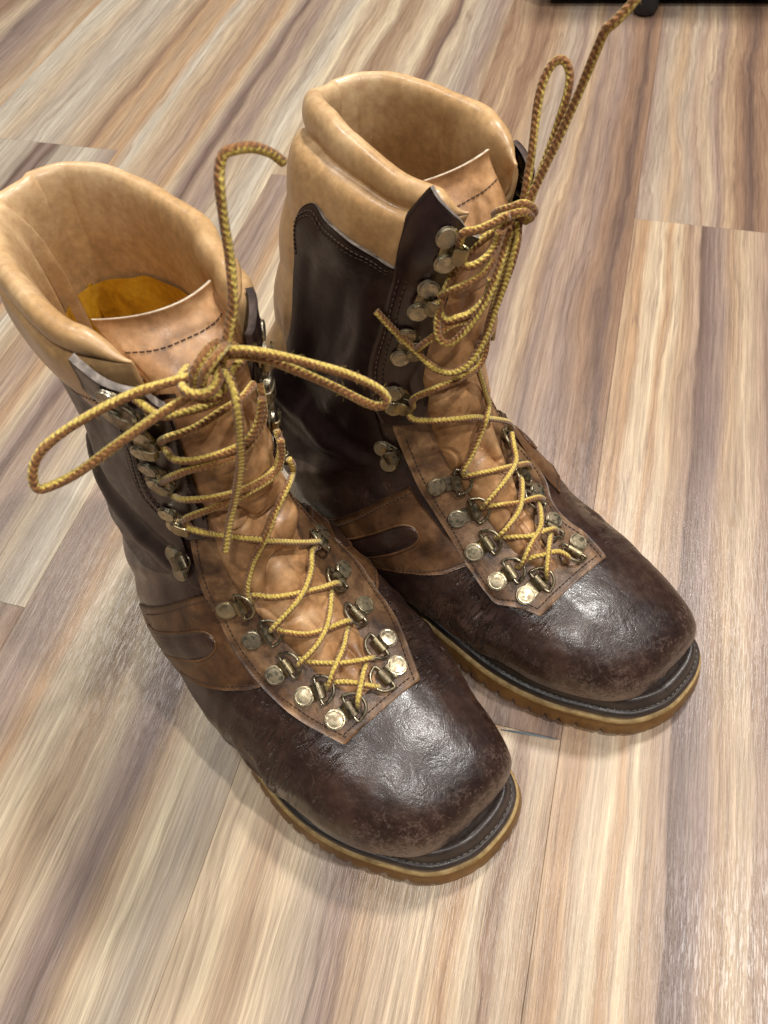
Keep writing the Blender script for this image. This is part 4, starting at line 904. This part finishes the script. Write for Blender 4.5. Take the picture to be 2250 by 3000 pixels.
def lace_ring(b, rv, rg, tilt=.25, seed=0):
    P, N, d, e, L = frame(b, rv, rg, .0027)
    rs = random.Random(seed); L = min(max(L, .0095), .0165)
    bar = L - .0048                                   # the strap wraps round the bar of the ring here
    mb = MB()
    pr = [(-.0046, .0004), (-.003, .0006), (.002, .0007), (bar - .0035, .0008), (bar - .0022, .0018), (bar - .0008, .0034), (bar + .0010, .0038), (bar + .0024, .0028), (bar + .0028, .0012), (bar + .0016, .0002)]
    w = [.0030, .0042, .0046, .0043, .0042, .0042, .0042, .0042, .0042, .0042]
    strap(mb, P, N, d, e, pr, w, .0009)
    pl = mb.build('lace_loop', M['brass'], b.root, False)
    mb = MB(); disc(mb, P + N * .0008, N, d, e, .0047, .0013, .0003); mb.build('rivet', M['rivet'], pl, False)
    # D shaped ring through the strap
    tl = tilt + rs.uniform(-.12, .2); c = P + d * (bar + .0004) + N * .0018
    dd = d * math.cos(tl) + N * math.sin(tl)
    R0 = .0069; pts = [c + e * .0062 - dd * .0004]
    for a in np.linspace(-.45 * math.pi, .45 * math.pi, 15): pts.append(c + e * (-R0 * math.sin(a)) * 1.0 + dd * (R0 * (math.cos(a)) + .0012))
    pts.append(c - e * .0062 - dd * .0004)
    C = crv(pts, 60, closed=True); C = np.vstack([C, C[:1]])
    mb = MB(); tube(mb, C, .00088, 8, caps=False); mb.UV = []; mb.build('ring', M['ring'], pl)
def speed_hook(b, ra, rb, hk, off=.0034):
    mid = ((ra[0] + rb[0]) / 2, (ra[1] + rb[1]) / 2)
    P, N, d, e, L = frame(b, mid, hk, off)
    A, NA, _, _, _ = frame(b, ra, hk, off); B, NB, _, _, _ = frame(b, rb, hk, off)
    ax = A - B; ax -= N * (ax @ N); sep_ = np.linalg.norm(ax); ax /= sep_
    d2 = np.cross(ax, N); d2 = d2 if d2 @ d > 0 else -d2; d = d * .5 + d2 * .5; d /= np.linalg.norm(d)
    e = np.cross(N, d); L = min(max(L, .0065), .010)
    mb = MB(); h = sep_ / 2
    # base plate: rounded triangle under the two rivets
    out = []
    for (cx, cy, r, a0, a1) in ((0, h, .0041, 30, 190), (0, -h, .0041, 170, 330), (L * .62, 0, .0040, -50, 50)):
        for a in np.linspace(math.radians(a0), math.radians(a1), 10): out.append((cx + r * math.cos(a), cy + r * math.sin(a)))
    V = [P + d * x + e * y + N * 0 for x, y in out] + [P + d * x * .97 + e * y * .97 + N * .0009 for x, y in out]; n = len(out)
    mb.add(V, [(i, (i + 1) % n, n + (i + 1) % n, n + i) for i in range(n)] + [tuple(range(n, 2 * n))])
    # the hook: rises, leans over the edge and turns back
    pr = [(L * .30, .0006), (L * .55, .0009), (L * .80, .0012), (L * .98, .0020), (L * 1.05, .0034), (L * .92, .0047), (L * .60, .0052), (L * .28, .0050), (L * .05, .0044)]
    w = [.0036, .0036, .0034, .0032, .0032, .0034, .0037, .0038, .0030]
    strap(mb, P, N, d, e, pr, w, .0009)
    pl = mb.build('speed_hook', M['brass'], b.root, False)
    for Q, nq in ((A, NA), (B, NB)):
        mb = MB(); disc(mb, Q + nq * .0008 - d * .0012, nq, d, np.cross(nq, d), .0043, .0017, -.0002); mb.build('rivet', M['rivet2'], pl, False)

def fittings(b):
    for k, (rv, rg) in enumerate(b.D['rings']): lace_ring(b, rv, rg, .22, k)
    if b.side == 'L': lace_ring(b, (.0985, .553), (.066, .545), .3, 33)
    else: lace_ring(b, (.075, .545), (.052, .535), .3, 33)
    for q in b.D['hooks']: speed_hook(b, *q, off=.0038 + (.0044 if q[0][1] > .93 else .0022 if q[0][1] > .88 else 0) - (.0026 if q[0][1] < .68 else 0))
    far = [(.066, .925), (.070, .865), (.088, .795), (.112, .705)] if b.side == 'L' else [(.135, .950), (.132, .875), (.130, .80), (.122, .73)]
    for u, v in far:           # the row on the far side
        speed_hook(b, (u + .024, v + .018), (u + .028, v - .018), (u - .014, v), off=.0034)

def shoelace(b):
    mb = MB(); v0 = 0.0; fz = MB(); rs = np.random.RandomState(5 if b.side == 'L' else 6)
    for k, P in enumerate(b.D['laces'] + b.D['air']):
        air = k >= len(b.D['laces'])
        C = crv(P, None); L = np.linalg.norm(np.diff(C, axis=0), axis=1).sum(); C = crv(P, max(12, int(L / .0009)))
        r = .00162 if not air else .00162
        rr = r * (1 + .07 * (vnoise(np.arange(len(C)) * .11 + k * 13, 3) - .5) * 2)
        v0 = tube(mb, C, rr, 14, v0=v0) + .013
        # loose fibres
        T = np.gradient(C, axis=0); T /= np.linalg.norm(T, axis=1)[:, None] + 1e-9
        for _ in range(int(L / (.0008 if air else .0030))):
            i = rs.randint(1, len(C) - 1); a = rs.normal(size=3); a -= T[i] * (a @ T[i]); a /= np.linalg.norm(a)
            d = a + T[i] * rs.uniform(-.9, .9); ln = rs.uniform(.0005, .0016) if air else rs.uniform(.0006, .0014)
            p0 = C[i] + a * r * .95; bend = rs.normal(size=3) * .3
            tube(fz, np.array([p0, p0 + d * ln * .5, p0 + (d + bend) * ln]), .000032, 3, caps=False)
    o = mb.build('shoelace', M['lace'], b.root)
    fz.UV = []; f = fz.build('lace_fuzz', M['fuzz'], o); f['kind'] = 'stuff'

for side, off0, lab in (('L', (-.341, .055), 'brown leather boot nearer the camera, its lace tied in a wide two-loop bow'),
                        ('R', (-.325, .192), 'brown leather boot set further back, one lace end standing up past the top edge')):
    b = Boot(side, AX * off0[0] + LT * off0[1], lab)
    build_sole(b); build_upper(b); fittings(b); shoelace(b)
# ------------------------------------------------------------------ things at the edge of the picture
def rounded_box(name, lo, hi, r, mat, parent=None):
    bm = bmesh.new(); bmesh.ops.create_cube(bm, size=1)
    lo = Vector(lo); hi = Vector(hi); c = (lo + hi) / 2; d = hi - lo
    for v in bm.verts: v.co = Vector((v.co.x * d.x, v.co.y * d.y, v.co.z * d.z))
    bmesh.ops.bevel(bm, geom=bm.edges[:], offset=r, segments=3, affect='EDGES', profile=.5)
    me = bpy.data.meshes.new(name); bm.to_mesh(me); bm.free(); me.materials.append(mat)
    o = bpy.data.objects.new(name, me); link(o, parent); o.location = c; return o
# black cabinet standing on short round feet behind the boots
cab = bpy.data.objects.new('cabinet', None); link(cab); cab.location = (.372, .980, 0); cab.rotation_euler = (0, 0, -.225)
cab['label'] = 'black piece of furniture on small round feet behind the boots'; cab['category'] = 'furniture'
rounded_box('base_rail', (-.12, 0, .012), (1.2, .36, .10), .006, M['black'], cab)
rounded_box('body', (-.11, .02, .1005), (1.18, .34, .30), .006, M['black'], cab)
for x in (0, .92):
    mb = MB(); pr = [(.004, 0), (.0125, .001), (.0145, .006), (.0140, .014), (.0115, .022), (.0105, .046)]
    V = [(r_ * math.cos(2 * math.pi * k / 24), r_ * math.sin(2 * math.pi * k / 24), z_) for r_, z_ in pr for k in range(24)]
    mb.add(V, grid_faces(len(pr), 24, True) + [tuple(range(24))[::-1]]); o = mb.build('foot', M['black'], cab); o.location = (x, -.010, 0)
# thin strip of clear plastic lying along the board joint by the toe
C_ = crv([(.0545, .1385, .0010), (.0650, .1353, .0014), (.0760, .1322, .0014), (.0860, .1290, .0008)], 30); V = []; F = []
for i, c in enumerate(C_):
    w_ = .0011 * math.sin(math.pi * (i + .6) / 30.2); V += [(c[0], c[1] - w_ * .2, .0004), (c[0], c[1] + w_, .0004 + w_ * .6), (c[0] + .0001, c[1] + w_ + .0003, .0004)]
F = grid_faces(30, 3)
o = mesh_obj('plastic_strip', V, F, simple('clear_plastic', (.12, .14, .15), .2), None)
o['label'] = 'thin bluish grey plastic sliver on the board joint between the two boot toes'; o['category'] = 'plastic sliver'
